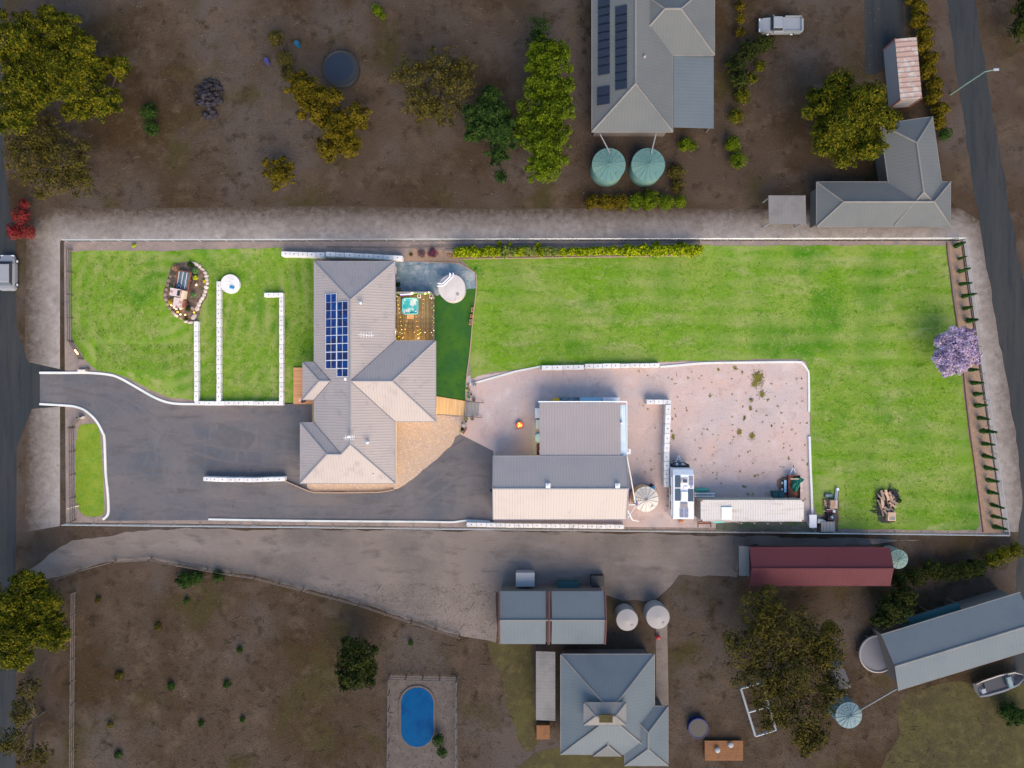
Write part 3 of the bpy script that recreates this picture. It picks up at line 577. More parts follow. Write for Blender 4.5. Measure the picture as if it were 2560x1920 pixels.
MB().box((p.x,p.y,1.5),(.46,.62,.35)).build('cabinet','white',ub); MB().box((p.x-.1,p.y+.1,1.68),(.09,.25,.012)).build('label_plate','maroon',ub)
# garden tools and crates along the rear shed's top edge
def crate(label, cat, name, px0, px1, py0, py1, z0, z1, m, lid=None):
    c0_ = g(px0, py0, z1); c1_ = g(px1, py1, z1); t = thing(name, label, cat, ((c0_.x+c1_.x)/2, (c0_.y+c1_.y)/2, z0))
    MB().box(((c0_.x+c1_.x)/2,(c0_.y+c1_.y)/2,(z0+z1)/2),(abs(c1_.x-c0_.x),abs(c1_.y-c0_.y),z1-z0)).build('body',m,t)
    MB().box(((c0_.x+c1_.x)/2,(c0_.y+c1_.y)/2,z1+.02),(abs(c1_.x-c0_.x)+.04,abs(c1_.y-c0_.y)+.04,.05)).build('lid',lid or m,t)
    return t
crate('small yellow crate behind the rear shed, left of the steel rack','crate','yellow_crate',1383,1398,996,1006,0,1.2,'yellow')
t = crate('dark steel rack bed behind the rear shed, next to the yellow crate','rack','steel_rack',1401,1449,993.5,1006,0,1.0,'tray_blue','tray_blue')
crate('pale blue sheeted trough behind the rear shed in the middle of the row','trough','blue_trough',1450,1505,994,1006,0,1.1,'light_blue')
crate('whitish blue trough at the right end of the row behind the rear shed','trough','pale_trough',1507,1549,994,1006,0,1.3,'white')
crate('white bench freezer sticking out of the rear shed, the upper of two','freezer','chest_freezer',1338,1356,1021,1045,0,.9,'white')
crate('cream white cabinet below the freezer at the open side of the rear shed','cabinet','storage_cabinet',1340,1356,1050,1071,0,.9,'kerb_white')
t = thing('wash_tub','light blue tub on the lit slab at the open side of the rear shed','tub',g(1345,1095)); p = g(1347,1095,.5)
MB().prism([(p.x+x,p.y+y) for x,y in ((-.3,-.5),(.5,-.55),(.5,.55),(-.3,.5),(-.42,.3),(-.42,-.3))],.05,.55).build('basin','light_blue',t); MB().prism([(p.x+x*.8,p.y+y*.85) for x,y in ((-.3,-.5),(.5,-.55),(.5,.55),(-.3,.5),(-.42,.3),(-.42,-.3))],.55,.57).build('water','light_blue',t)
t = thing('sofa','dark maroon sofa half hidden under the rear shed roof','sofa',g(1347,1125)); p = g(1349,1124,.5)
MB().box((p.x+.2,p.y,.28),(1.0,1.35,.42)).build('seat','maroon',t); MB().box((p.x-.22,p.y,.48),(.26,1.25,.7),taper=.9).build('backrest','maroon',t)
for s_ in (-1,1): MB().box((p.x+.15,p.y+s_*.66,.4),(.8,.18,.55)).build('armrest','maroon',t)
# fire pit
p = g(1299,1062); t = thing('fire_pit','round steel fire pit with burning wood on the gravel','fire pit',p)
mb = MB(); mb.cyl((p.x,p.y,.05),.30,.38,18,r2=.44); mb.build('bowl','rust',t); MB().torus((p.x,p.y,.45),.42,.035,20,6).build('rim','maroon',t)
for k in range(6):
    a_ = k*1.05; MB().tube((p.x+.3*math.cos(a_),p.y+.3*math.sin(a_),.45),(p.x-.22*math.cos(a_+.5),p.y-.22*math.sin(a_+.5),.52),.05,6).build('log','coals' if k%2 else 'flame',t)
MB().cyl((p.x,p.y,.42),.36,.03,14).build('embers','coals',t); lamp('fire_glow',(p.x,p.y,.8),2,(1,.35,.1))
# ---------------------------------------------------------------- deck with spa
zd = .35
dk = thing('timber_deck', 'golden timber deck with spa tub beside the house', 'deck', g(1036,790))
a = g(984,733,zd); b = g(1085.5,852,zd); n = 36; wdt = (b.x-a.x)/n; me = None
for i in range(n):
    if me is None:
        o = MB().box((0,0,0),(wdt-.012,a.y-b.y,.06)).build('board','deck_gold',dk,world=False); me = o.data
    else: o = bpy.data.objects.new('board', me); sc.collection.objects.link(o); o.parent = dk
    o.location = (a.x+wdt*(i+.5)-ORG[dk.name].x, (a.y+b.y)/2-ORG[dk.name].y, zd-.03+random.uniform(0,.004))
sk = MB(); sk.box(((a.x+b.x)/2,(a.y+b.y)/2,.15),(b.x-a.x-.02,a.y-b.y-.02,.28)); sk.build('subframe','wall_dark',dk)
rl = thing('deck_railing','dark rail along the right side of the spa deck with fairy lights on it','railing',g(1082,790))
x1 = g(1083,0,1.2).x
for k in range(7):
    y = a.y+(b.y-a.y)*k/6*.985-.05; MB().box((x1,y,.75),(.09,.09,.95)).build('post','fence_wood',rl)
MB().box((x1,(a.y+b.y)/2,1.24),(.13,abs(b.y-a.y),.05)).build('top_rail','fence_wood',rl)
for zz in (.55,.8,1.02): MB().tube((x1,a.y,zz),(x1,b.y,zz),.015,4).build('rail_wire','steel',rl)
sc_ = thing('privacy_screen','grey topped screen with green foliage panel behind the spa','screen',g(1030,733))
q0 = g(988,731,1.9); q1 = g(1078,731,1.9)
MB().box(((q0.x+q1.x)/2,q0.y,1.88),(q1.x-q0.x,.16,.07)).build('top_beam','tank_grey',sc_)
MB().box(((q0.x+q1.x)/2,q0.y-.06,1.1),(q1.x-q0.x,.06,1.45)).build('screen_panel','leaf_succulent',sc_)
for k in range(5): MB().box((q0.x+(q1.x-q0.x)*k/4,q0.y,1.05),(.1,.1,1.6)).build('post','trim',sc_)
t = thing('led_bar','violet glowing light tube on the screen behind the spa','light',g(1014,736,1.5)); p = g(1000,736.5,1.6); q = g(1028,735.5,1.6)
MB().tube(p,q,.07,8).build('tube','glow_violet',t); MB().box(((p.x+q.x)/2,p.y+.05,1.6),(.3,.1,.1)).build('bracket','alu',t)
for px,py,w_ in ((1030,733,1.1),(1063,734,.8),(1072,731,.6)):
    t = thing('wall_lantern','warm glowing lantern on the spa screen '+('beside the violet tube' if px<1040 else 'above the second planter' if px<1070 else 'at the far right corner'),'lantern',g(px,py,1.9)); p = g(px,py,1.95)
    MB().ball(p,.10*w_+.03,10,8).build('globe','glow_warm',t); MB().cyl((p.x,p.y,p.z-.14),.05,.06,8).build('base','black',t)
lamp('lantern_glow', g(1032,737,1.7), 7, (1,.6,.3))
lamp('deck_glow', g(1035,846,2.2), 42, (1,.62,.14)); lamp('deck_side_glow', g(996,830,2.0), 14, (1,.66,.2))
# house side bench / ledge strip lit wall on deck west edge
t = thing('corner_bench','timber corner bench around the spa tub','bench',g(998,760,zd)); 
for (xa,ya,xb,yb2) in ((993,741,1003,788),(1003,738,1044,744)):
    p = g(xa,ya,.75); q = g(xb,yb2,.75); MB().box(((p.x+q.x)/2,(p.y+q.y)/2,.72),(q.x-p.x,p.y-q.y,.07)).build('seat','deck_gold',t); MB().box(((p.x+q.x)/2,(p.y+q.y)/2,.52),(q.x-p.x-.1,p.y-q.y-.1,.34)).build('base','fence_wood',t)
# spa
def rrect(cx,cy,w_,h_,r_,n=5):
    out=[]
    for sx,sy,a0_ in ((1,1,0),(-1,1,90),(-1,-1,180),(1,-1,270)):
        for k in range(n+1):
            a_=R(a0_+90*k/n); out.append((cx+sx*(w_/2-r_)+r_*math.cos(a_),cy+sy*(h_/2-r_)+r_*math.sin(a_)))
    return out
c = g(1025,764.8,1.1); sw = 41.5*K*.985; spa = thing('spa_tub','square turquoise spa tub with foaming water on the timber deck','spa',g(1025,765,zd))
MB().prism(rrect(c.x,c.y,sw-.06,sw-.06,.28),zd,1.02).build('cabinet','grey_wood',spa)
o_,i2 = rrect(c.x,c.y,sw,sw,.3),rrect(c.x,c.y,sw-.3,sw-.3,.28); n=len(o_); mb=MB()
mb.add([(p[0],p[1],1.0) for p in o_]+[(p[0],p[1],1.1) for p in o_]+[(p[0],p[1],1.1) for p in i2]+[(p[0],p[1],.8) for p in i2],[(k*n+i,k*n+(i+1)%n,(k+1)*n+(i+1)%n,(k+1)*n+i) for k in range(3) for i in range(n)]); mb.build('shell_rim','spa_shell',spa,smooth=True)
MB().prism(i2,1.0,1.045).build('water','spa_water',spa)
for dx,dy in ((-.55,.6),(.6,.62),(-.6,-.62),(.62,-.55)): MB().box((c.x+dx*1.15,c.y+dy*1.15,1.11),(.22,.12,.05),rz=R(45)*(1 if dx*dy<0 else -1)).build('headrest','white',spa)
t = thing('spa_steps','small timber step block in front of the spa tub','steps',g(1025,791,zd)); p=g(1025.5,787.5,.9); MB().box((p.x,p.y,.62),(.85,.32,.5)).build('step','ramp_wood',t); p=g(1025.5,794,.65); MB().box((p.x,p.y,.48),(.85,.32,.26)).build('step','ramp_wood',t)
for px,lab in ((1047.5,'white square planter on the deck at the right corner of the spa'),(1077.5,'white square planter in the far corner of the spa deck')):
    p=g(px,740.5,.9); t=thing('planter',lab,'planter',g(px,740.5,zd)); mb=MB(); mb.box((p.x,p.y,.6),(.38,.38,.5),taper=1.1); mb.build('pot','white',t); MB().box((p.x,p.y,.86),(.27,.27,.03)).build('soil','rust',t)
# fairy lights
FB = {}
def bulb_mesh(m):
    if m not in FB:
        o = MB().ball((0,0,0),.062,8,6).build('bulb',m); FB[m]=o.data; bpy.data.objects.remove(o)
    return FB[m]
def lights(label, pts, z):
    P=[g(980+x/11.06,715+y/11.06,zz if len(q)>3 else z) for q in pts for (x,y,zz) in [(q[0],q[1],q[3] if len(q)>3 else z)]]
    t=thing('fairy_light_string',label,'string lights',P[0])
    for i,(q,p) in enumerate(zip(pts,P)):
        o=bpy.data.objects.new('bulb',bulb_mesh('glow_'+q[2])); sc.collection.objects.link(o); o.parent=t; o.location=p-P[0]; o.scale=(random.uniform(.65,.95),)*3
    MB().path([p+Vector((0,0,.05)) for p in P],.008,4).build('wire','black',t)
lights('string of coloured bulbs on the deck rail side near the house wall',[(140,285,'white'),(163,397,'yellow'),(176,517,'yellow'),(195,630,'warm'),(207,745,'warm'),(227,862,'yellow'),(242,975,'yellow'),(255,1090,'yellow'),(268,1203,'white'),(278,1315,'white'),(313,1415,'orange'),(293,1447,'white')],2.2)
lights('string of coloured bulbs from the spa steps down to the lower left of the deck',[(437,857,'pink'),(413,970,'yellow'),(387,1083,'green'),(365,1193,'yellow'),(340,1302,'yellow'),(222,1282,'green'),(187,1400,'yellow')],2.25)
lights('string of coloured bulbs crossing the middle of the deck',[(669,860,'pink'),(681,975,'orange'),(700,1115,'pink'),(712,1228,'orange'),(720,1338,'yellow'),(738,1450,'white'),(618,1283,'white'),(745,1420,'white'),(767,1310,'yellow'),(795,1283,'green'),(778,1200,'yellow')],2.3)
lights('string of coloured bulbs right of the spa down the deck boards',[(875,370,'yellow'),(866,485,'green'),(848,602,'orange'),(843,717,'orange'),(825,860,'pink'),(915,1283,'white'),(1088,1283,'white')],2.3)
lights('inner string of coloured bulbs along the right deck rail',[(1096,348,'white'),(1101,463,'yellow'),(1106,605,'green'),(1116,842,'yellow'),(1121,957,'yellow'),(1125,1073,'yellow'),(1128,1185,'yellow'),(1131,1300,'orange'),(1128,1372,'white'),(1133,1412,'orange'),(1130,1482,'white')],1.1)
lights('outer string of coloured bulbs along the right deck rail',[(1156,333,'yellow'),(1156,550,'yellow'),(1157,675,'yellow'),(1154,888,'green'),(1155,1013,'yellow'),(1155,1227,'white')],1.3)
# front deck
fd = thing('front_deck','orange timber porch deck at the front door beside the driveway','deck',g(765,960)); zf=.25
for (xa,xb,ya,yb2) in ((733.5,800,919,1010.5),):
    a=g(xa,ya,zf); b=g(xb,yb2,zf); n=32; h_=(a.y-b.y)/n; me=None
    for i in range(n):
        if me is None: o=MB().box((0,0,0),(b.x-a.x,h_-.01,.05)).build('board','deck_front',fd,world=False); me=o.data
        else: o=bpy.data.objects.new('board',me); sc.collection.objects.link(o); o.parent=fd
        o.location=((a.x+b.x)/2-ORG[fd.name].x,a.y-h_*(i+.5)-ORG[fd.name].y,zf-.025+random.uniform(0,.004))
    MB().box(((a.x+b.x)/2,(a.y+b.y)/2,.1),(b.x-a.x-.02,a.y-b.y-.02,.18)).build('subframe','wall_dark',fd)
sheet('paver_strip',[(780,1010),(800,1010),(800,1060),(780,1060)],.04,'tan_paver')
# ramp and grey steps
rp = thing('timber_walkway','pale timber walkway between artificial turf and gravel yard','walkway',g(1125,1015))
p0,p1,p2,p3 = g(1080,989,.12),g(1163.5,1002.5,.12),g(1160.5,1039.5,.12),g(1080,1033,.12); n=22
for i in range(n):
    u,v=i/n,(i+1)/n-.004; q=[p0.lerp(p1,u),p0.lerp(p1,v),p3.lerp(p2,v),p3.lerp(p2,u)]; MB().prism([(x.x,x.y) for x in q],.05,.12+random.uniform(0,.004)).build('board','ramp_wood',rp)
gs = thing('grey_steps','weathered grey timber steps from the walkway down to the gravel','steps',g(1180,1021))
A_,B_=g(1164.5,1005),g(1199,1007); C_,D_=g(1162,1040),g(1196,1041); n=9
for i in range(n):
    u,v=i/n,(i+1)/n-.02; q=[A_.lerp(B_,u),A_.lerp(B_,v),C_.lerp(D_,v),C_.lerp(D_,u)]; MB().prism([(x.x,x.y) for x in q],.06,.13+.09*(2-i//3)).build('tread','grey_wood',gs)
for a,b in (((1163,1003.5),(1208,1007)),((1161,1041.5),(1204,1043.5))):
    p=g(*a,.9);q=g(*b,.35); MB().tube(p,q,.05,6).build('handrail','fence_wood',gs)
    MB().tube((p.x,p.y,0),p,.05,6).build('post','fence_wood',gs); MB().tube((q.x,q.y,0),q,.05,6).build('post','fence_wood',gs)
# person on the porch
def person(label, base, facing):
    t=thing('person',label,'person',base,facing)
    V=[(0,0,.95),(0,0,1.18),(0,0,1.40),(0,0,1.50),(0,.01,1.58),(0,.015,1.68),(0,.01,1.76),
       (-.10,0,.90),(-.11,.04,.50),(-.11,0,.09),(-.12,.16,.04),(.10,0,.90),(.11,-.02,.50),(.11,-.06,.09),(.12,.10,.04),
       (-.19,0,1.40),(-.24,.06,1.14),(-.12,.30,1.10),(.19,0,1.40),(.24,.06,1.14),(.12,.30,1.10)]
    Ed=[(0,1),(1,2),(2,3),(3,4),(4,5),(5,6),(0,7),(7,8),(8,9),(9,10),(0,11),(11,12),(12,13),(13,14),(2,15),(15,16),(16,17),(2,18),(18,19),(19,20)]
    Rr=[.15,.14,.15,.065,.075,.095,.06,.10,.07,.05,.045,.10,.07,.05,.045,.075,.052,.035,.075,.052,.035]
    me=bpy.data.meshes.new('body'); me.from_pydata(V,Ed,[]); o=bpy.data.objects.new('body',me); sc.collection.objects.link(o); o.parent=t
    md=o.modifiers.new('skin','SKIN'); 
    for i,r_ in enumerate(Rr): me.skin_vertices[0].data[i].radius=(r_,r_) if i not in(1,2) else (r_*1.15,r_*.75)
    me.skin_vertices[0].data[0].use_root=True
    o.modifiers.new('sub','SUBSURF').levels=1; o.modifiers['sub'].render_levels=2; me.materials.append(M['cloth_dark'])
    MB().ball((0,.02,1.69),.105,12,10,sq=(.85,.98,1.15)).build('head','skin',t,world=False,smooth=True)
    MB().ball((0,-.01,1.73),.112,12,8,sq=(.9,1,.95)).build('hair','cloth_dark',t,world=False,smooth=True)
    mb=MB(); mb.ball((0,.125,1.68),.02,6,5); mb.build('nose','skin',t,world=False)
    for s_ in (-1,1):
        MB().box((s_*.115,.06 if s_>0 else .12,.045),(.10,.28,.09),taper=.85).build('shoe','white',t,world=False)
        mb=MB(); mb.ball((s_*.11,.335,1.10),.04,8,6,sq=(.9,1.2,.6))
        for f_ in range(4): mb.tube((s_*.11-.03+.02*f_,.37,1.10),(s_*.08-.02+.018*f_,.44-.01*abs(f_-1.5),1.09),.009,5)
        mb.tube((s_*.075,.33,1.11),(s_*.055,.38,1.13),.011,5); mb.build('hand','skin',t,world=False)
    return t
per=person('person in dark clothes and white shoes standing on the front porch deck',(*g(767,1002)[:2],zf),R(70))
p=g(767,1002); t=thing('remote_controller','white device held by the person on the front porch','controller',(p.x,p.y,zf+1.1)); ca,sa=math.cos(R(70)),math.sin(R(70))
cx_,cy_=p.x-.44*sa,p.y+.44*ca; MB().box((cx_,cy_,zf+1.12),(.30,.18,.05),rz=R(70)).build('housing','white',t); MB().box((cx_,cy_,zf+1.15),(.14,.08,.012),rz=R(70)).build('screen','glass_dark',t)
# ---------------------------------------------------------------- tanks
def tank(label, px, py, rpx, h, top, side, panels=0, cap_=.12, ribs=0, name='water_tank', pl=None):
    c=g(px,py,h); r=rpx*K*(H-h)/H; t=thing(name,label,'water tank',(c.x,c.y,0))
    MB().cyl((c.x,c.y,0),r*.985,h-.04,48).build('wall',side,t,smooth=False); MB().cyl((c.x,c.y,h-.04),r,.05,48,cap=cap_).build('roof',top,t)
    for k in range(ribs): MB().torus((c.x,c.y,.3+k*(h-.4)/ribs),r*.99,.03,48,6).build('hoop',side,t)
    if panels:
        for k in range(panels):
            a=2*math.pi*(k+.5)/panels; MB().tube((c.x,c.y,h+cap_+.03),(c.x+r*math.cos(a),c.y+r*math.sin(a),h+.03),.022,4).build('roof_seam',pl or 'tank_grey',t)
        for q in (.45,.62,.8):
            mb=MB(); 
            for k in range(panels//2): 
                a=2*math.pi*(k+.5)/panels; b=2*math.pi*(k+1.5)/panels; z=h+.03+cap_*(1-q); mb.tube((c.x+r*q*math.cos(a),c.y+r*q*math.sin(a),z),(c.x+r*q*math.cos(b),c.y+r*q*math.sin(b),z),.015,4)
            mb.build('roof_seam',pl or 'tank_grey',t)
    MB().cyl((c.x+r*.45,c.y-r*.5,h+.02),.16,.12,12).build('hatch',pl or 'tank_grey',t)
    return t,c,r
t,c,r=tank('round off-white concrete water tank beside the patio with white pipes on top',1129.3,719.5,33.6,2.2,'tank_white','tank_white')
pi=thing('white_pipe','pair of white pipes bent across the round tank beside the patio','pipe',g(1120,700,2.3))
for pts in (([(1094,708),(1106,709.5),(1124,692),(1124.5,682)]),([(1093,715),(1108,714.5),(1132,692),(1133,682)])):
    MB().path([g(x,y,2.5) for x,y in pts],.07,8).build('pipe_run','white',pi)
MB().path([g(1126,683,2.5),g(1126,693,2.45)],.06,8).build('pipe_run','white',pi); MB().path([g(1141,738,2.35),g(1143,751,2.35),g(1137,754,2.3)],.03,6).build('overflow_pipe','alu',pi)
t,c,r=tank('cream water tank with radial roof seams beside the big shed',1614.5,1248,31.5,2.3,'tank_cream','tank_side',14,.35)
hs=thing('purple_hose','purple hose coiled on the ground around the cream tank','hose',g(1590,1215)); c0=g(1607,1246)
for rr,a0,a1 in ((33.5,35,190),(36,40,175),(34.5,60,200)):
    MB().path([g(1607+rr*math.cos(R(a)),1246-rr*math.sin(R(a)),.06) for a in range(a0,a1,8)],.05,6).build('coil','purple',hs)
MB().path([g(1573,1236,.06),g(1571,1230,.06),g(1576,1224,.06),g(1581,1228,.06),g(1576,1236,.06),g(1573,1236,.06)],.05,6).build('coil','purple',hs)
t=thing('pump_cover','bright blue pump box beside the cream tank','box',g(1633,1220)); p=g(1633,1220.5,.5); MB().box((p.x,p.y,.25),(.42,.42,.5),rz=R(-25)).build('cover','blue_plastic',t); MB().box((p.x-.1,p.y+.3,.1),(.4,.25,.2),rz=R(-25)).build('pump','black',t)
pp=thing('downpipe','white pipe run from the rear shed gutter down to the cream tank','pipe',g(1570,1145,3)); 
MB().path([g(1567,1140,3.2),g(1577,1193,2.9),g(1588,1257,2.6)],.07,8).build('pipe_run','white',pp)
for k,(pts,lab) in enumerate((([(1571,1262,3.2),(1588,1261,2.6)],'short white pipe from the big shed eave to the tank inlet'),([(1568,1296,3.0),(1590,1262,2.5)],'white pipe slanting from the shed corner up to the cream tank'),([(1569,1276,3.0),(1581,1300,1.0),(1597,1303,.3)],'white pipe bending down to the ground below the tank'))):
    t=thing('drain_pipe',lab,'pipe',g(pts[0][0],pts[0][1])); MB().path([g(*q) for q in pts],.06,8).build('pipe_run','white',t)
p=g(1590,1259,2.6); t=thing('leaf_strainer','dark round strainer where the pipes meet on the cream tank','strainer',(p.x,p.y,2.5)); MB().cyl((p.x,p.y,2.42),.2,.14,14).build('basket','purple',t); MB().torus((p.x,p.y,2.58),.19,.03,14,5).build('rim','black',t)
# round tank lid in the lawn
c=g(575,709.5,.45); r=23.5*K; t=thing('concrete_disc','round white concrete tank lid in the front lawn with a blue float on it','tank lid',(c.x,c.y,0))
MB().cyl((c.x,c.y,0),r,.45,40).build('slab','concrete_block',t)
for dx,dy,rr in ((.32,.45,.06),(.62,.0,.2),(-.78,.1,.07),(-.1,.05,.2),(-.3,-.6,.05)): MB().cyl((c.x+dx,c.y+dy,.45),rr,.035,16).build('lid_boss','white',t)
t=thing('blue_float','small blue cylinder lying on the round tank lid','float',(c.x+.2,c.y-.5,.45)); MB().tube((c.x+.05,c.y-.42,.6),(c.x+.55,c.y-.56,.6),.15,14).build('barrel','blue_plastic',t); MB().tube((c.x+.56,c.y-.565,.6),(c.x+.62,c.y-.58,.6),.07,10).build('end_cap','white',t)
# ---------------------------------------------------------------- foliage
def leafmesh(name, lobes, leaf, dens, m, seed=0, core=True, flat=0.0, spiky=False):
    rg=np.random.default_rng(seed+11); V=[];F=[];n0=0
    ph=rg.uniform(0,6.28,6)
    for (x,y,z,rx,ry,rz) in lobes:
        area=4*math.pi*((rx*ry)**1.6/3+(rx*rz)**1.6/3+(ry*rz)**1.6/3)**(1/1.6); n=max(12,int(area*dens))
        d=rg.normal(size=(n,3)); d/=np.linalg.norm(d,axis=1)[:,None]; d[:,2]=np.where(rg.random(n)<.65,np.abs(d[:,2]),d[:,2])
        w1=np.sin(d[:,0]*3.1+ph[0]+x)*np.sin(d[:,1]*2.7+ph[1]+y)+.6*np.sin(d[:,0]*7+ph[2])*np.sin(d[:,1]*6.3+ph[3]+d[:,2]*5)
        rad=(1+.16*w1)*(1-.45*rg.random(n)**2.2)
        c=np.stack([x+d[:,0]*rx*rad,y+d[:,1]*ry*rad,z+d[:,2]*rz*rad],1)
        nr=d+rg.normal(size=(n,3))*.55; nr[:,2]=np.abs(nr[:,2])+.15; nr/=np.linalg.norm(nr,axis=1)[:,None]
        u=np.cross(nr,rg.normal(size=(n,3))); u/=np.linalg.norm(u,axis=1)[:,None]; v=np.cross(nr,u)
        s=leaf*rg.uniform(.6,1.35,n)[:,None]; asp=(.16 if spiky else .62)
        q=np.stack([c-u*s,c+v*s*asp-u*s*.1,c+u*s,c-v*s*asp+u*s*.1],1).reshape(-1,3)
        V.append(q); F.append(np.arange(len(q)).reshape(-1,4)+n0); n0+=len(q)
    if core:
        for (x,y,z,rx,ry,rz) in lobes:
            mb=MB(); mb.ball((x,y,z-.1*rz),1,9,6,sq=(rx*.62,ry*.62,rz*.6),jit=.12); V.append(np.array(mb.v)); tri=[]
            for f in mb.f:
                tri.append([i+n0 for i in (f if len(f)==4 else f+(f[-1],))])
            F.append(np.array(tri)); n0+=len(mb.v)
    V=np.concatenate(V); F=np.concatenate(F); me=bpy.data.meshes.new(name)
    V[:,2]=np.maximum(V[:,2],.03)
    faces=[tuple(f) if f[2]!=f[3] else tuple(f[:3]) for f in F.tolist()]
    me.from_pydata(V.tolist(),[],faces); me.materials.append(M[m]); return me
SEED=[0]
def tree(label, cat, lobes, h, m, leaf=.22, dens=22, name='tree', group=None, trunk_r=.22, core=True, rzf=.72, clear=.62):
    SEED[0]+=1; zc=h*clear
    L=[(g(px,py,zc),rp*K*(H-zc)/H*(1.0 if 'jacar' in name else 1.24 if name=='tree' else 1.10)) for px,py,rp in lobes]; b=sum((l[0] for l in L),Vector())/len(L); b.z=0
    t=thing(name,label,cat,b,0,group); sub=[]
    rg=random.Random(SEED[0])
    for c,r in L:
        big=r>1.2
        sub.append((c.x-b.x,c.y-b.y,zc,r*(.80 if big else .9),r*(.80 if big else .9),max(.3,min(r*rzf,h-zc))))
        if big:
            for i in range(int(9+r*5)):
                a=rg.uniform(0,6.28); q=(rg.random()**.6)*1.02*r; rr=r*rg.uniform(.13,.36)*(1.1-.3*q/r); up=math.sqrt(max(0,1-(q/r/1.1)**2))
                sub.append((c.x-b.x+q*math.cos(a),c.y-b.y+q*math.sin(a),zc+up*r*rzf*rg.uniform(.35,.9)-.2,rr,rr*rg.uniform(.7,1.2),rr*.7))
    me=leafmesh('crown',sub,leaf,dens,m,SEED[0],core); o=bpy.data.objects.new('crown',me); sc.collection.objects.link(o); o.parent=t
    mb=MB(); mb.tube((0,0,0),(0,0,zc*.55),trunk_r,8,trunk_r*.7); tr=mb.build('trunk','bark',t,world=False)
    for c,r in L:
        for i in range(3):
            a=rg.uniform(0,6.28); MB().tube((0,0,zc*.5),(c.x-b.x+.4*r*math.cos(a),c.y-b.y+.4*r*math.sin(a),zc+.2*r),trunk_r*.5,6,trunk_r*.15).build('limb','bark',tr,world=False)
    return t
def shrub(label, px, py, rpx, m, h=None, leaf=.12, dens=60, name='shrub', cat='shrub', group=None, spiky=False, sx=1, sy=1):
    SEED[0]+=1; r=rpx*K; h=h or r*1.3; c=g(px,py,h*.5)
    me=leafmesh(name,[(0,0,h*.45,r*.85*sx,r*.85*sy,h*.5)]+[(random.uniform(-.45,.45)*r*sx,random.uniform(-.45,.45)*r*sy,h*random.uniform(.4,.75),r*.42,r*.42,h*.3) for _ in range(4)],leaf,dens,m,SEED[0],True,spiky=spiky)
    o=bpy.data.objects.new(name,me); sc.collection.objects.link(o); o.location=(c.x,c.y,0); return tagm(o,label,cat,group)
# jacaranda
tree('purple flowering jacaranda tree at the right edge of the back lawn','tree',[(2385,848,36),(2402,870,40),(2365,882,34),(2395,905,36),(2366,915,28),(2348,895,20),(2415,842,26),(2425,885,30),(2352,852,20)],4.6,'leaf_jacaranda',leaf=.085,dens=95,name='jacaranda_tree',core=False,rzf=.6)
# hedge along the top boundary
hx=[1147,1165,1183,1198,1216,1232,1247,1262,1283,1300,1318,1334,1351,1368,1386,1408,1428,1446,1461,1474,1489,1506,1521,1534,1553,1570,1587,1603,1617,1632,1648,1664,1681,1697,1713,1727,1741]
hv=[]
for v in range(5):
    for mm in ('leaf_hedge','leaf_hedge_dark'):
        hv.append(leafmesh('hedge_shrub',[(0,0,.55,.42,.42,.5)]+[(random.uniform(-.25,.25),random.uniform(-.25,.25),random.uniform(.5,.85),.24,.24,.25) for _ in range(4)],.09,110,mm,50+v))
HL=['between the bark pile and the first gap','beside the tank patio'] 
ORD=('first second third fourth fifth sixth seventh eighth ninth tenth eleventh twelfth thirteenth fourteenth fifteenth sixteenth seventeenth eighteenth nineteenth twentieth'.split()+['twenty-'+q for q in 'first second third fourth fifth sixth seventh eighth ninth'.split()]+['thirtieth']+['thirty-'+q for q in 'first second third fourth fifth sixth seventh'.split()])
for i,x in enumerate(hx):
    mm=hv[(i%5)*2+(1 if 7<=i<=14 and i%3 else 0)]; o=bpy.data.objects.new('hedge_shrub',mm); sc.collection.objects.link(o)
    y=632-(x-1140)*.008+random.uniform(-1.2,1.2); c=g(x,y,.5); o.location=(c.x,c.y,0); s=random.uniform(1.25,1.6)*(1.1 if i<3 or i>24 else .95); o.scale=(s,s*1.05,s); o.rotation_euler=(0,0,random.uniform(0,6))
    tagm(o,('%s shrub from the left in the long hedge row above the back lawn'%ORD[i]),'shrub','hedge shrubs along the top boundary')
for lab,x,y,r_ in (('lime bush behind the hedge at its left end',1248,610,8),('lime bush behind the hedge, right of the sleeper stack',1275,611,6),('bright bush behind the left middle of the hedge',1346,613,9),('bright bush behind the hedge near its right end',1640,611,10),('dark bush behind the right end of the hedge',1700,611,10)):
    shrub(lab,x,y,r_,'leaf_hedge' if 'dark' not in lab else 'leaf_lime',.7)
# pencil pines along the right boundary
pv=[leafmesh('pencil_pine',[(0,0,.6+k*.46,.40-.036*k,.40-.036*k,.45) for k in range(8)],.09,70,'leaf_pine',80+v) for v in range(3)]
pp_=[(2383,616),(2392,648),(2392,680),(2394,711),(2399,742),(2404,772),(2411,802),(2418,925),(2423,957),(2430,986),(2434,1014),(2440,1044),(2445,1076),(2450,1108),(2452,1138),(2456,1168),(2461,1199),(2465,1229),(2470,1259),(2473,1289),(2477,1315)]
for i,(x,y) in enumerate(pp_):
    o=bpy.data.objects.new('pencil_pine',pv[i%3]); sc.collection.objects.link(o); c=g(x+3,y); o.location=(c.x,c.y,0); s=random.uniform(.62,.78) if i not in (1,) else .5; o.scale=(s*random.uniform(.95,1.3),s*random.uniform(.95,1.3),s*random.uniform(.65,.95)); o.rotation_euler=(R(random.uniform(-4,4)),R(random.uniform(-4,4)),random.uniform(0,6))
    tagm(o,('narrow dark green pine, %s from the top in the right boundary strip'%ORD[i]),'pine','pencil pines along the right boundary')
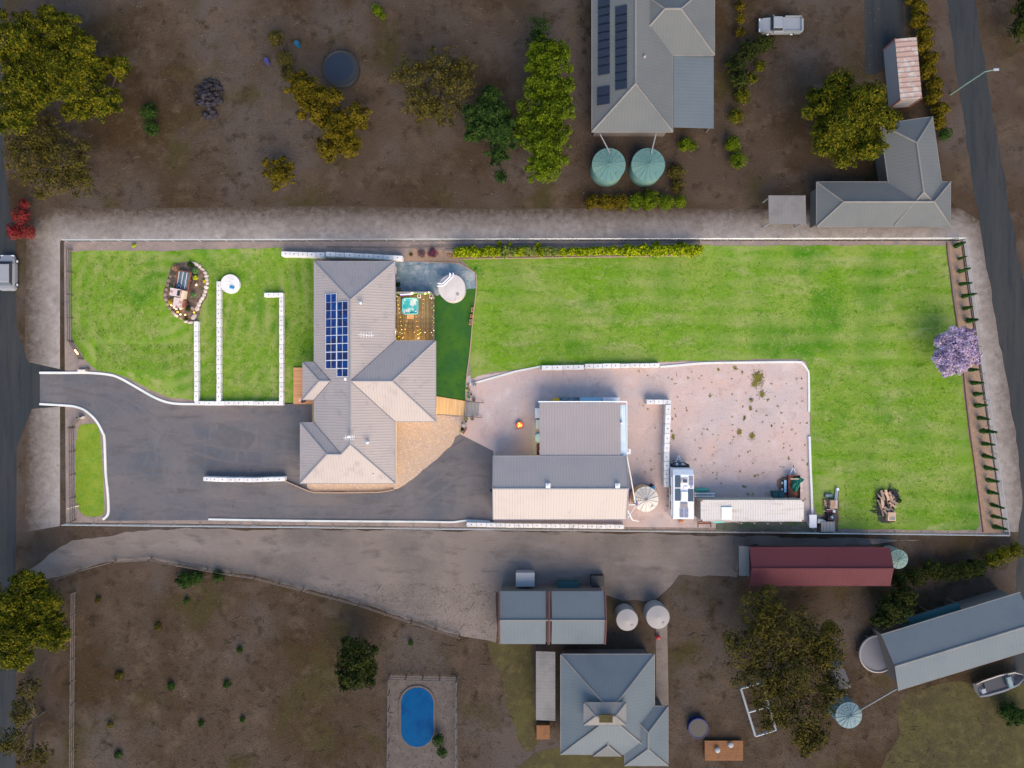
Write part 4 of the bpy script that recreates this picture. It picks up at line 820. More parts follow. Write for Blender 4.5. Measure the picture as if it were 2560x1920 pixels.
# ---------------------------------------------------------------- truck garden bed
sheet('garden_bed',[(428,668),(445,658),(470,655),(492,657),(505,668),(515,685),(519,700),(519,722),(517,745),(506,760),(499,785),(488,803),(480,806),(465,802),(448,790),(425,770),(411,750),(410,730),(415,712),(421,690)],.034,'garden_soil',curved=True,jit=.04)
rockpos=[]
rim=[(484,657,7,3.5,-15),(492,661,7,4.5,-45),(500,666,5,5,-60),(507,673,7,4,-30),(514,682,5,5,-70),(517,690,5,6,-80),(518,699,5.5,5,-85),(519,708,5,5,90),(516,718,6,7,80),(514,728,6,5,75),(511,737,5.5,5,85),(507,745,7,5,60),(502,752,7,4.5,65),(498,761,7,5,75),(494,771,8,6,80),(486,792,9,6.5,50),(478,806,9,4,5),(466,803,6,4,20),(441,788,7,4.5,-40),(433,781,6,5,-50),(425,770,6,5,-50),(420,760,6,4,-60),(416,748,6,5,-70),(414,736,6,5,80),(417,724,6,4,70),(420,712,6,4,70),(423,702,5,5,75),(427,690,5,4,80),(483,771,8,5,-50),(452,795,5,4,-30)]
for v in range(4):
    mb=MB(); mb.ball((0,0,.1),.5,8,5,sq=(1,1,.55),jit=.14); o=mb.build('tmp','stone_pale'); rockpos.append(o.data); bpy.data.objects.remove(o)
gb=thing('rock_border','irregular border of flat rocks around the garden bed with the old truck','rock edging',g(465,730))
for i,(x,y,a,b,an) in enumerate(rim):
    me=rockpos[i%4]
    if i>18:
        me=bpy.data.meshes.get('rockb%d'%(i%4)) or me.copy(); me.name='rockb%d'%(i%4); me.materials[0]=M['stone_brown']
    o=bpy.data.objects.new('rock',me); sc.collection.objects.link(o); o.parent=gb; p=g(x,y)-ORG[gb.name]; o.location=(p.x,p.y,.03); o.scale=(a*2*K,b*2*K,.5); o.rotation_euler=(0,0,R(an))
# old truck
tr=thing('old_truck','derelict rusty white truck with blue grey tray standing in the rock garden','truck',(*g(462,728)[:2],.03),R(-10))
def tb(mb,x0,x1,y0,y1,z0,z1,mi=0): return mb.box(((x0+x1)/2,(y0+y1)/2,(z0+z1)/2),(abs(x1-x0),abs(y1-y0),z1-z0),mi=mi)
trx=.0
tray=tb(MB(),-.72,.78,.15,2.25,.75,.82).build('tray_floor','tray_blue',tr,world=False)
for k in range(9): tb(MB(),-.66+k*.16,-.60+k*.16,.2,2.2,.82,.86+.02*(k%3)).build('tray_rib','tray_blue' if k%3 else 'alu',tray,world=False)
for (x0,x1,y0,y1) in ((-.78,-.72,.12,2.28),(.78,.85,.12,2.28),(-.78,.85,2.25,2.31),(-.78,.85,.09,.15)): tb(MB(),x0,x1,y0,y1,.78,1.08).build('tray_side','rust',tr,world=False)
sw_=MB().torus((-.35,.5,.95),.19,.06,16,6).build('spare_wheel','rubber',tr,world=False); MB().torus((-.35,.5,.97),.09,.035,14,5).build('rim','light_blue',sw_,world=False)
cab=MB(); cab.box((-.28,-.42,1.3),(1.25,1.0,1.0),tp=(.9,.88)); cab.build('cab_roof','rust_white',tr,world=False)
MB().box((.55,-.5,1.12),(.42,.98,.65),tp=(.85,.95)).build('cab_side','cream_paint',tr,world=False)
MB().box((.22,-.45,1.80),(.34,.66,.03)).build('roof_hole','black',tr,world=False)
MB().box((-.28,-.95,1.45),(1.0,.05,.45)).build('windscreen','glass_dark',tr,world=False)
MB().box((-.05,-1.55,.95),(1.0,1.25,.65),tp=(.9,.96)).build('bonnet','rust_white',tr,world=False)
for s_ in (-1,1): 
    f_=MB().box((-.05+s_*.62,-1.55,.72),(.34,1.0,.35),tp=(.8,.8)).build('mudguard','rust',tr,world=False)
    for yy in (-1.6,1.3):
        w1=MB().torus((0+s_*.68,yy,.4),.27,.11,18,8,axis='x').build('wheel','rubber',tr,world=False); MB().tube((s_*.68-.05,yy,.4),(s_*.68+.05,yy,.4),.17,12).build('hub','rust',w1,world=False)
    hl=MB().ball((-.05+s_*.38,-2.2,.9),.10,10,8).build('headlight','glow_warm',tr,world=False)
MB().box((-.05,-2.22,.62),(1.3,.1,.16)).build('bumper','rust',tr,world=False); MB().box((-.05,-2.19,.92),(.5,.06,.42)).build('grille','black',tr,world=False)
for lab,x,y,r_,m_,sp,h_ in (('dry straw coloured bush at the top left of the truck garden',440,670,10,'leaf_straw',True,.6),('round green bush above the truck tray',476,662,8,'leaf_green',False,.6),('spiky agave right of the truck tray',488,678,8,'leaf_succulent',True,.6),('lime green bush right of the truck tray below the agave',489,694,7,'leaf_bright',False,.6),('yellow round succulent beside the right rocks of the truck garden',511,703,3.6,'leaf_gold',False,.3),('yellow flowering bush left of the truck bonnet',430,754,8.5,'leaf_gold',True,.7),('small green plant left of the truck cab',427,718,5,'leaf_succulent',False,.4),('green plant right of the truck cab',483,737,7,'leaf_succulent',True,.5),('dark green bush in front of the truck bonnet',470,773,7,'leaf_green',False,.5),('small olive tuft left of the tray',442,690,4.5,'leaf_bright',False,.3),('spiky grey plant at the lower tip of the truck garden',466,797,5.5,'leaf_dry',True,.4),('brown dry tuft right of the truck tray',492,712,6,'leaf_straw',True,.3)):
    shrub(lab,x,y,r_,m_,h_,leaf=.10 if not sp else .22,dens=90 if not sp else 60,spiky=sp)
mb=MB().torus((0,0,.12),.22,.07,16,6); o=mb.build('tractor_tyre','rubber'); o.location=(*g(471,762)[:2],.05); tagm(o,'old tyre lying beside the truck bonnet','tyre')
for lab,x,y,c_ in (('warm lamp left of the truck bonnet',428.5,763,'warm'),('warm lamp at the front left of the truck',441,772.5,'warm'),('white lamp in front of the truck grille',456,772,'white'),('yellow lamp below the truck on the soil',444,780,'yellow'),('warm lamp at the lower middle of the truck garden',451,786,'warm'),('warm lamp beside the terracotta shard at the truck garden tip',463,787,'warm'),('yellow lamp near the lower right rocks',485,781,'yellow'),('pale lamp on the right soil of the truck garden',491,712,'white')):
    p=g(x,y,.3); t=thing('garden_light',lab,'garden light',(p.x,p.y,.03)); MB().tube((p.x,p.y,.03),(p.x,p.y,.24),.02,5).build('stake','black',t); MB().ball((p.x,p.y,.3),.105,10,8).build('globe','glow_'+c_,t)
lamp('garden_glow',g(455,781,.9),2.2,(1,.6,.3)); lamp('garden_glow',g(436,768,.9),1.3,(1,.6,.3))
# ---------------------------------------------------------------- caravan
cv=thing('caravan','white caravan with roof solar panels parked next to the shipping container','caravan',(*g(1702,1232)[:2],.02)); hz=2.9
a=g(1683.5,1172,hz); b=g(1734.5,1298,hz); x0,x1,y0,y1=a.x,b.x,b.y,a.y; cxm=(x0+x1)/2
mb=MB(); prof=[(y0,.55),(y0,2.75),(y0+.15,hz),(y1-.7,hz),(y1-.12,2.55),(y1,1.5),(y1,.55)]; n=len(prof)
mb.add([(x0,y,z) for y,z in prof]+[(x1,y,z) for y,z in prof],[tuple(range(n)),tuple(range(2*n-1,n-1,-1))]+[(i,n+i,n+(i+1)%n,(i+1)%n) for i in range(n)]); mb.build('body','white',cv)
MB().box((cxm,y1-.05,1.1),(x1-x0-.3,.5,1.0)).build('front_boot','black',cv)
def roofbox(nm,m,px0,py0,px1,py1,dz=.04,h0=.0,sub=None):
    p=g(px0,py0,hz+.05); q=g(px1,py1,hz+.05); return MB().box(((p.x+q.x)/2,(p.y+q.y)/2,hz+h0+dz/2),(abs(q.x-p.x),abs(q.y-p.y),dz)).build(nm,m,cv)
sx_=lambda v:1660+v/8.73; sy_=lambda v:1150+v/8.73
for (u0,v0,u1,v1) in ((240,338,362,600),(240,632,362,890),(525,638,645,905)): roofbox('solar_panel','solar_dark',sx_(u0),sy_(v0),sx_(u1),sy_(v1),.05)
for (u0,v0,u1,v1) in ((545,352,636,556),(342,1055,428,1255),(444,1055,530,1255)):
    o=roofbox('solar_panel','solar_blue',sx_(u0),sy_(v0),sx_(u1),sy_(v1),.05)
    p=g(sx_(u0),sy_(v0),hz); q=g(sx_(u1),sy_(v1),hz); gr=MB()
    for k in range(5): gr.box((p.x+(q.x-p.x)*k/4,(p.y+q.y)/2,hz+.056),(.018,abs(q.y-p.y),.01))
    for k in range(8): gr.box(((p.x+q.x)/2,p.y+(q.y-p.y)*k/7,hz+.058),(abs(q.x-p.x),.018,.01))
    gr.build('cell_grid','alu',o)
for (u0,v0,u1,v1,m_) in ((372,402,522,508,'rust_white'),(362,932,514,1045,'trim')):
    o=roofbox('roof_hatch',m_,sx_(u0),sy_(v0),sx_(u1),sy_(v1),.12); p=g(sx_((u0+u1)/2+10),sy_((v0+v1)/2),hz+.1); MB().box((p.x,p.y,hz+.13),(.5,.38,.04)).build('hatch_dome','solar_dark' if v0<800 else 'tank_grey',o)
roofbox('air_conditioner','white',sx_(375),sy_(690),sx_(515),sy_(880),.18); roofbox('roof_vent','trim',sx_(580),sy_(575),sx_(620),sy_(605),.08); roofbox('antenna_base','white',sx_(440),sy_(575),sx_(515),sy_(630),.1)
aw=MB().tube((x0-.10,y0+.4,2.55),(x0-.10,y1-1.0,2.55),.08,8).build('awning_roll','alu',cv)
for yy in (y0+1.4,y0+3.2): fr=MB().box((x0-.02,yy,1.7),(.05,1.0,.6)).build('window','trim_dark',cv); MB().box((x0-.05,yy,1.7),(.02,.9,.5)).build('pane','glass_dark',fr)
MB().path([(cxm-.55,y1,.5),(cxm,y1+1.35,.5),(cxm+.55,y1,.5)],.045,6).build('drawbar','alu',cv); MB().box((cxm,y1+.85,.5),(.5,.06,.06)).build('cross_bar','alu',cv); MB().tube((cxm,y1+1.3,.25),(cxm,y1+1.3,.7),.04,8).build('jockey_wheel','steel',cv)
MB().path([(cxm-1.15,y1+.25,1.05),(cxm-.55,y1+.48,1.05),(cxm+.5,y1+.48,1.05),(cxm+1.15,y1+.2,1.05)],.08,6).build('stone_guard','black',cv)
for s_ in (-1,1):
    MB().tube((cxm+s_*.35,y1+.35,.5),(cxm+s_*.35,y1+.35,1.15),.16,14).build('gas_bottle','white',cv)
    for yy in (-.45,.45): w1=MB().torus((cxm+s_*1.08,(y0+y1)/2+yy,.36),.26,.10,18,8,axis='x').build('wheel','rubber',cv); MB().tube((cxm+s_*1.0,(y0+y1)/2+yy,.36),(cxm+s_*1.16,(y0+y1)/2+yy,.36),.16,12).build('rim','alu',w1)
MB().box((cxm,y0-.22,.7),(1.9,.12,.14)).build('rear_bar','black',cv); MB().box((cxm+.75,y0-.26,.85),(.25,.08,.12)).build('tail_light','red_car',cv)
t=thing('rear_carrier','orange and brown camp gear on the ground behind the caravan','camping gear',g(1703,1305)); p=g(1703,1304,.4)
MB().box((p.x,p.y,.3),(.5,.3,.3)).build('bag','terracotta',t); MB().tube((p.x-.1,p.y-.1,.45),(p.x+.5,p.y+.05,.45),.07).build('strap_roll','cardboard',t)
# ---------------------------------------------------------------- shipping container
ct=thing('shipping_container','long rusty cream shipping container with corrugated roof next to the caravan','container',(*g(1880,1275)[:2],.02)); hz=2.6
a=g(1752,1250,hz); b=g(2009.5,1303.5,hz); x0,x1,y0,y1=a.x,b.x,b.y,a.y
mb=MB(); n=0; xs=[];x=x0+.35
vs_=[];fs=[]
prof=[]
while x<x1-.35: prof+=[(x,hz-.03),(x+.07,hz),(x+.15,hz),(x+.22,hz-.03)]; x+=.29
for xx,zz in prof: vs_+=[(xx,y0+.08,zz),(xx,y1-.08,zz)]
for i in range(len(prof)-1): fs.append((2*i,2*i+2,2*i+3,2*i+1))
mb.add(vs_,fs); mb.build('roof_panel','container',ct)
for (xa,xb,ya,yb2) in ((x0,x1,y0,y0+.09),(x0,x1,y1-.09,y1),(x0,x0+.36,y0+.09,y1-.09),(x1-.36,x1,y0+.09,y1-.09)): tb(MB(),xa,xb,ya,yb2,hz-.16,hz-.005).build('roof_rail','container',ct)
for xx in (x0+.1,x1-.1):
    for yy in (y0+.09,y1-.09): MB().box((xx,yy,hz-.03),(.19,.17,.13)).build('corner_casting','rust',ct)
def corr(nm,p,q,z0,z1,m_,pitch=.28,dep=.06):
    p=Vector(p);q=Vector(q);d=(q-p);L_=d.length;d.normalize();nn=Vector((-d.y,d.x)); k=int(L_/pitch);vs_=[];fs=[];pr=[]
    for i in range(k):
        s=L_*i/k;w_=L_/k; pr+=[(s,0),(s+w_*.25,dep),(s+w_*.5,dep),(s+w_*.75,0)]
    pr.append((L_,0))
    for s,o_ in pr: r_=p+d*s+nn*o_; vs_+=[(r_.x,r_.y,z0),(r_.x,r_.y,z1)]
    for i in range(len(pr)-1): fs.append((2*i,2*i+1,2*i+3,2*i+2))
    return MB().add(vs_,fs).build(nm,m_,ct)
corr('side_wall',(x0+.03,y1-.07),(x1-.03,y1-.07),.05,hz-.12,'container_side'); corr('side_wall',(x1-.03,y0+.07),(x0+.03,y0+.07),.05,hz-.12,'container_side')
corr('end_wall',(x0+.07,y0+.03),(x0+.07,y1-.03),.05,hz-.12,'container_side',.35,.08); corr('end_wall',(x1-.07,y1-.03),(x1-.07,y0+.03),.05,hz-.12,'container_side')
t=thing('white_sheet','square white sheet lying on the container roof','roof sheet',g(1816,1283,hz)); p=g(1804,1268,hz+.1); q=g(1829.5,1299,hz+.1); MB().box(((p.x+q.x)/2,(p.y+q.y)/2,hz+.07),(q.x-p.x,p.y-q.y,.05)).build('sheet','white',t); MB().box(((p.x+q.x)/2,p.y,hz+.07),(q.x-p.x+.04,.05,.09)).build('frame','light_blue',t)
def plain(name,label,cat,px0,py0,px1,py1,z0,z1,m_,base=0):
    p=g(px0,py0,z1); q=g(px1,py1,z1); o=MB().box(((p.x+q.x)/2,(p.y+q.y)/2,(z0+z1)/2),(abs(q.x-p.x),abs(q.y-p.y),z1-z0)).build(name,m_); return tagm(o,label,cat)
# things round the container
t=thing('canoe','upturned green canoe lying between caravan and container','canoe',g(1755,1226)); p=g(1737,1226,.4);q=g(1774,1226.5,.4)
mb=MB(); n=9; rings=[]
for i in range(n):
    u=i/(n-1); xx=p.x+(q.x-p.x)*u; ww=.24*math.sin(math.pi*(.1+.8*u))**.5+.02; rings+= [(xx,p.y-ww,.08),(xx,p.y-ww*.6,.36),(xx,p.y,.44),(xx,p.y+ww*.6,.36),(xx,p.y+ww,.08)]
mb.add(rings,[(i*5+j,(i+1)*5+j,(i+1)*5+j+1,i*5+j+1) for i in range(n-1) for j in range(4)]+[(0,1,2,3,4),tuple((n-1)*5+j for j in (4,3,2,1,0))]); mb.build('hull','teal',t); MB().tube((p.x,p.y,.44),(q.x,q.y,.44),.02,4).build('keel','bin_green',t)
t=thing('ladder','aluminium ladder lying along the top side of the container','ladder',g(1760,1236))
for yy in (1233.5,1241): MB().tube(g(1737,yy,.5),g(1787,yy,.5),.06,4).build('stile','alu',t)
for k in range(12): MB().tube(g(1739+k*4.2,1233.5,.5),g(1739+k*4.2,1241,.5),.03,4).build('rung','light_blue' if k%3==0 else 'alu',t)
t=thing('kayak','pale turquoise plastic sled below the container','kayak',g(1796,1304)); p=g(1782,1300,.4);q=g(1810,1307.5,.4); MB().prism([(p.x,p.y-.05),(p.x+.1,p.y),(q.x,p.y),(q.x-.03,q.y+.05),(q.x-.12,q.y),(p.x+.12,q.y),(p.x,q.y+.12)],.1,.38).build('hull','turquoise',t)
for xx in (.35,.85): MB().cyl((p.x+xx,(p.y+q.y)/2,.38),.05,.02,8).build('plug','teal',t)
t=thing('rusty_bench','rusty steel bench frame below the caravan end of the container','bench frame',g(1760,1308))
for (u0,v0,u1,v1) in ((1745,1305,1777,1305),(1745,1309,1777,1309),(1745,1305,1745,1318),(1777,1305,1777,1318)): MB().tube(g(u0,v0,.5),g(u1,v1,.5),.07,4).build('bar','rust',t)
for u in (1746,1776): MB().tube(g(u,1306,.5),g(u,1306),.05,4).build('leg','rust',t)
t=thing('timber_offcuts','pale timber offcuts leaning on the bottom of the container','timber',g(1830,1303)); 
for k in range(5): MB().box((*g(1826+k*4,1304+random.uniform(-1,1.5),.2)[:2],.1+.03*k),(1.1,.10,.04),rz=random.uniform(-.25,.1)).build('plank','fresh_wood',t)
for k in range(4):
    lab=['second','third','fourth','last'][k]+' grey peg from the left under the bottom edge of the container'; c_=g(1849+k*32.5,1302.5,.3); t=thing('fence_peg',lab,'peg',(c_.x,c_.y,0),group='pegs below the container'); MB().tube((c_.x,c_.y-.15,0),(c_.x,c_.y-.15,1.0),.05,6).build('post','steel',t); MB().ball((c_.x,c_.y-.15,1.0),.07,6,5).build('knob','white',t)
def wheelie(label,px,py):
    c=g(px,py,1.0); t=thing('wheelie_bin',label,'bin',(c.x,c.y,0)); MB().box((c.x,c.y,.5),(.5,.62,.9),tp=(1.18,1.15)).build('body','bin_green',t); MB().box((c.x,c.y,1.0),(.62,.74,.07),tp=(.94,.94)).build('lid','bin_green',t); MB().tube((c.x-.25,c.y+.38,.98),(c.x+.25,c.y+.38,.98),.025,6).build('handle','black',t)
    for s_ in (-1,1): MB().torus((c.x+s_*.25,c.y+.25,.1),.08,.03,12,5,axis='x').build('wheel','rubber',t)
wheelie('left of the two dark green wheelie bins above the container',1939.5,1236.5); wheelie('right of the two dark green wheelie bins above the container',1953,1236.5)
# box trailer
bt=thing('box_trailer','rusty box trailer with blue wheels and a green tarpaulin inside','trailer',g(1988,1217)); zt=.9
p=g(1970.5,1188.5,zt); q=g(2005,1246.5,zt); x0,x1,y1,y0=p.x,q.x,p.y,q.y
tb(MB(),x0,x1-.2,y0,y1,.5,.56).build('bed_floor','rust',bt)
for (xa,xb,ya,yb2) in ((x0,x0+.05,y0,y1),(x1-.25,x1-.2,y0,y1),(x0,x1-.2,y1-.05,y1),(x0,x1-.2,y0,y0+.05)): tb(MB(),xa,xb,ya,yb2,.5,zt).build('side_panel','maroon' if ya==y0 else 'rust',bt)
for s_,xx in ((-1,x0-.25),(1,x1-.02)):
    gd=tb(MB(),xx-.14,xx+.14,y0+.7,y1-.6,.62,.68).build('mudguard','light_blue' if s_<0 else 'rust_white',bt)
    for yy in (y0+1.0,y1-1.0): w1=MB().torus((xx-s_*-.0-.12*(s_<0),yy,.33),.23,.10,18,8,axis='x').build('wheel','rubber',bt); MB().tube((xx-.22*(s_<0)+.02,yy,.33),(xx-.32*(s_<0)+.12*(s_>0),yy,.33),.16,12).build('rim','white',w1)
MB().path([(x0+.35,y1,.5),((x0+x1)/2-.05,y1+.95,.5),(x1-.5,y1,.5)],.04,6).build('drawbar','alu',bt); MB().tube(((x0+x1)/2-.05,y1+.75,.5),((x0+x1)/2-.02,y1+1.15,.5),.05,6).build('coupling','black',bt)
MB().box((x0+.75,y1-.42,.92),(.95,.09,.05)).build('timber_bar','cream_paint',bt)
# tarp (draped)
tp_=thing('tarpaulin','dark green tarpaulin bunched up inside the box trailer','tarpaulin',(*g(1992,1212)[:2],.56)); mb=MB(); P=[(1988,1192),(2002,1192),(2004,1196),(2011,1198),(2008,1202),(2002,1208),(2001,1218),(1995,1227),(1992,1230),(1984,1231),(1983,1224),(1978,1218),(1979,1208),(1983,1201)]
n=len(P); vs_=[]; cc=g(1992,1210,.9)
for rr,zz in ((1,.62),(.8,.86),(.55,.95),(.28,1.02)):
    for i,(x,y) in enumerate(P): w_=g(x,y,.8); k=rr*(1+.08*math.sin(i*2.3+rr*9)); vs_.append((cc.x+(w_.x-cc.x)*k,cc.y+(w_.y-cc.y)*k,zz+.09*math.sin(i*1.9+rr*7)+(.2 if i in(2,3,4) and rr==1 else 0)))
vs_.append((cc.x,cc.y,1.03)); mb.add(vs_,[(k*n+i,k*n+(i+1)%n,(k+1)*n+(i+1)%n,(k+1)*n+i) for k in range(3) for i in range(n)]+[(3*n+i,3*n+(i+1)%n,4*n) for i in range(n)]); o=mb.build('sheet','tarp_green',tp_,smooth=False)
# white slab, barrel, timber box, quad gear, pallet of bricks
p=g(2021.5,1286,.5);q=g(2039.5,1318,.5); t=thing('white_slab','white rectangular table slab at the foot of the yard kerb','table',((p.x+q.x)/2,(p.y+q.y)/2,0)); MB().box(((p.x+q.x)/2,(p.y+q.y)/2,.72),(q.x-p.x,p.y-q.y,.06)).build('tabletop','white',t)
for sx2 in (0,1):
    for sy2 in (0,1): MB().box((p.x+.08+(q.x-p.x-.16)*sx2,q.y+.08+(p.y-q.y-.16)*sy2,.35),(.06,.06,.7)).build('leg','steel',t)
t=thing('barrel','cream barrel lying beside the timber box','barrel',g(2053,1303)); p=g(2053,1304,.4); mb=MB(); 
for a_,b_,ra,rb in ((-.45,-.2,.24,.3),(-.2,.2,.3,.3),(.2,.45,.3,.24)): mb.tube((p.x+a_,p.y-a_*.2,.32),(p.x+b_,p.y-b_*.2,.32),ra,16,rb)
mb.build('body','tank_cream',t); MB().torus((p.x+.2,p.y-.04,.32),.3,.02,18,5,axis='x').build('hoop','bin_green',t)
p=g(2053.5,1304.5,.8);q=g(2087.5,1330,.8); t=thing('timber_box','weathered timber box against the bottom boundary','box',((p.x+q.x)/2,(p.y+q.y)/2,0)); MB().box(((p.x+q.x)/2,(p.y+q.y)/2,.36),(q.x-p.x-.06,p.y-q.y-.06,.7)).build('body','fence_wood',t)
for k in range(12): MB().box((p.x+(q.x-p.x)*(k+.5)/12,(p.y+q.y)/2,.76),((q.x-p.x)/12-.01,p.y-q.y,.05)).build('slat','grey_wood',t)
t=thing('ride_on_mower','dark ride-on mower with a white hubbed wheel on top','mower',g(2078,1292)); c=g(2078,1293,.7); MB().box((c.x,c.y,.35),(.75,1.0,.4),taper=.9).build('body','black',t); s1=MB().torus((c.x+.1,c.y,.72),.26,.09,20,8).build('steering_wheel','rubber',t)
mb=MB(); 
for k in range(5): mb.tube((c.x+.1,c.y,.76),(c.x+.1+.2*math.cos(k*1.257),c.y+.2*math.sin(k*1.257),.76),.03,5)
mb.torus((c.x+.1,c.y,.75),.2,.025,16,5); mb.build('spokes','light_blue',s1)
for sx2 in (-1,1):
    for sy2 in (-.4,.4): MB().torus((c.x+sx2*.42,c.y+sy2,.2),.15,.06,14,6,axis='x').build('wheel','rubber',t)
for sx2 in (-.3,.42): MB().tube((c.x+sx2,c.y-.45,.62),(c.x+sx2,c.y+.5,.62),.02,5).build('guard_bar','maroon',t)
t=thing('steel_trolley','small maroon and steel trolley between mower and brick pallet','trolley',g(2077,1277)); c=g(2077,1278,.5); MB().box((c.x,c.y,.4),(1.05,.32,.1)).build('bed','maroon',t); MB().box((c.x+.38,c.y,.5),(.3,.3,.14)).build('motor','steel',t); MB().tube((c.x-.5,c.y+.22,.5),(c.x+.45,c.y+.22,.5),.025,5).build('rail','alu',t); MB().tube((c.x-.85,c.y,.4),(c.x-.5,c.y,.4),.03,5).build('handle','steel',t)
for sx2 in (-.35,.35): MB().torus((c.x+sx2,c.y-.2,.18),.12,.04,12,5,axis='y').build('wheel','rubber',t)
t=thing('brick_pallet','stack of pinkish bricks and a pale board on a pallet','brick stack',g(2078,1260)); c=g(2077,1260.5,.6); MB().box((c.x,c.y,.08),(1.4,1.1,.12)).build('pallet','fence_wood',t)
for i in range(5):
    for j in range(5): MB().box((c.x-.02+i*.13,c.y-.42+j*.2,.42),(.118,.19,.56+random.uniform(-.04,.04))).build('brick','fresh_wood',t)
for k in range(9): MB().box((c.x-.52+random.uniform(-.14,.16),c.y-.4+random.random()*.85,.18+random.uniform(0,.1)),(.2,.1,.08),rz=random.random()*3).build('brick','fresh_wood',t)
MB().box((c.x+.62,c.y,.72),(.26,1.0,.05)).build('board','stone_pale',t)
t=thing('concrete_post','grey concrete beam standing up from the lawn beside the brick pallet','beam',g(2090,1240)); p=g(2094,1220,.35);q=g(2089,1262,.35); MB().tube((p.x,p.y,.25),(q.x,q.y,.25),.17,4).build('beam','steel',t); MB().box((p.x,p.y-.15,.42),(.26,.3,.04),rz=.1).build('end_cap','white',t)
t=thing('dark_trough','dark steel trough on the lawn above the brick pallet','trough',g(2072,1238)); p=g(2072,1239,.3); MB().box((p.x,p.y,.16),(.95,.42,.3)).build('body','bin_green',t); MB().box((p.x,p.y,.32),(.8,.28,.015)).build('opening','tray_blue',t)
# bonfire pile
bp_=thing('bonfire_pile','heap of planks and burnt branches with a cardboard box on the back lawn','wood pile',g(2218,1270)); rg=random.Random(4)
for k in range(26):
    x=2198+rg.uniform(0,34); y=1232+rg.uniform(0,52); p=g(x,y,.2); a_=R(rg.uniform(95,150)); MB().box((p.x,p.y,.15+rg.uniform(0,.35)),(rg.uniform(.7,1.4),.12+.2*rg.random(),.05),rz=a_).build('plank','stone_brown' if k%3 else 'fresh_wood',bp_)
for k in range(60):
    x=2190+rg.uniform(0,50); y=1224+rg.uniform(0,60)*(1 if x<2215 else .45); p=g(x,y,.1); a_=rg.uniform(0,3.14); l_=rg.uniform(.25,.8); MB().tube((p.x-l_*math.cos(a_),p.y-l_*math.sin(a_),.1),(p.x+l_*math.cos(a_),p.y+l_*math.sin(a_),.1+rg.uniform(0,.35)),.05,5).build('branch','charred',bp_)
o=sheet('ash_patch',[(2190,1250),(2196,1236),(2212,1226),(2234,1224),(2246,1236),(2240,1250),(2236,1270),(2238,1304),(2200,1304),(2192,1280)],.034,'charred',jit=.1,curved=True)
p=g(2230,1292,.6); cb=thing('cardboard_box','open cardboard box on the lower end of the bonfire pile','cardboard box',(p.x,p.y,0)); MB().box((p.x,p.y,.3),(.95,1.0,.55)).build('carton','cardboard',cb); MB().box((p.x,p.y+.2,.585),(.9,.42,.015),rz=.03).build('flap','tan_dirt',cb); MB().box((p.x+.05,p.y-.2,.582),(.7,.4,.01)).build('opening','grey_wood',cb)
p=g(2249,1252,.3); o=MB().ball((p.x,p.y,.22),.3,10,7,sq=(1,1,.8),jit=.1).build('garden_bag','leaf_green'); tagm(o,'dark green rounded bag at the right of the bonfire pile','bag')
# pots and planter boxes beside the steps
shrubs=[('terracotta bed plants at the top of the planter beside the turf',1171,964,4,'leaf_straw',.3),('bright lime plant on the turf edge beside the planter',1167.5,974,3,'leaf_bright',.4),('small pale succulent in the planter beside the turf',1171,983,2.6,'leaf_succulent',.3),('pale flowering plant above the big pot',1178,986,2.6,'leaf_dry',.35),('round grey green succulent above the steps',1172,993,4.2,'leaf_succulent',.4),('yellow green plant in the pot below the steps',1165,1047,4.2,'leaf_bright',.5),('dark plant beside the yellow green pot plant',1165,1053,3.4,'leaf_green',.4),('spiky dark plants beside the driveway tip',1156,1073,4.8,'leaf_dark',.5),('small green clump by the orange trough',1152,1080,2.6,'leaf_bright',.3)]
for lab,x,y,r_,m_,h_ in shrubs: shrub(lab,x,y,r_,m_,h_,leaf=.06,dens=220)
for lab,x,y,r_,m_ in (('large dark round pot above the grey steps',1184.5,999.5,4.4,'pot_dark'),('dark round pot below the grey steps',1180.5,1047,4.2,'pot_dark'),('small dark pot beside the lime plant',1172.5,975,2.4,'pot_dark'),('round grey pot holding the yellow green plant',1165,1047,5.2,'tank_grey')):
    c=g(x,y,.4); r_*=K; t=thing('plant_pot',lab,'pot',(c.x,c.y,.02)); MB().cyl((c.x,c.y,.02),r_*.75,.36,18,r2=r_).build('pot',m_,t); MB().cyl((c.x,c.y,.38),r_*.82,.01,18).build('soil','garden_soil',t); MB().torus((c.x,c.y,.38),r_*.92,.025,18,5).build('rim',m_,t)
t=thing('garden_chair','grey garden chair with white arms at the corner of the gravel yard','chair',g(1184,959)); c=g(1184,960,.4); MB().box((c.x,c.y,.42),(.5,.5,.05),rz=R(-35)).build('seat','tank_grey',t); MB().box((c.x+.2,c.y-.25,.65),(.5,.05,.45),rz=R(-35)).build('backrest','trim',t)
for s_ in (-1,1):
    ca,sa=math.cos(R(-35)),math.sin(R(-35)); MB().tube((c.x+s_*.27*ca-.22*-sa*0-.2*sa*-1,c.y+s_*.27*sa+.22,.62),(c.x+s_*.27*ca-.25*-sa,c.y+s_*.27*sa-.2,.62),.03,5).build('armrest','white',t)
    for q_ in (-1,1): MB().tube((c.x+s_*.2,c.y+q_*.2,0),(c.x+s_*.2,c.y+q_*.2,.42),.02,5).build('leg','steel',t)
p=g(1159,1062,.7); t=thing('kettle_grill','round grey kettle grill on the tan dirt near the driveway tip','grill',(p.x,p.y,0)); MB().ball((p.x,p.y,.68),.29,14,9,sq=(1,1,.75)).build('bowl','tank_grey',t); MB().tube((p.x-.28,p.y+.1,.75),(p.x-.1,p.y+.36,.78),.05,6).build('handle','cloth_dark',t)
for k in range(3): MB().tube((p.x,p.y,.5),(p.x+.28*math.cos(k*2.1),p.y+.28*math.sin(k*2.1),0),.02,5).build('leg','steel',t)
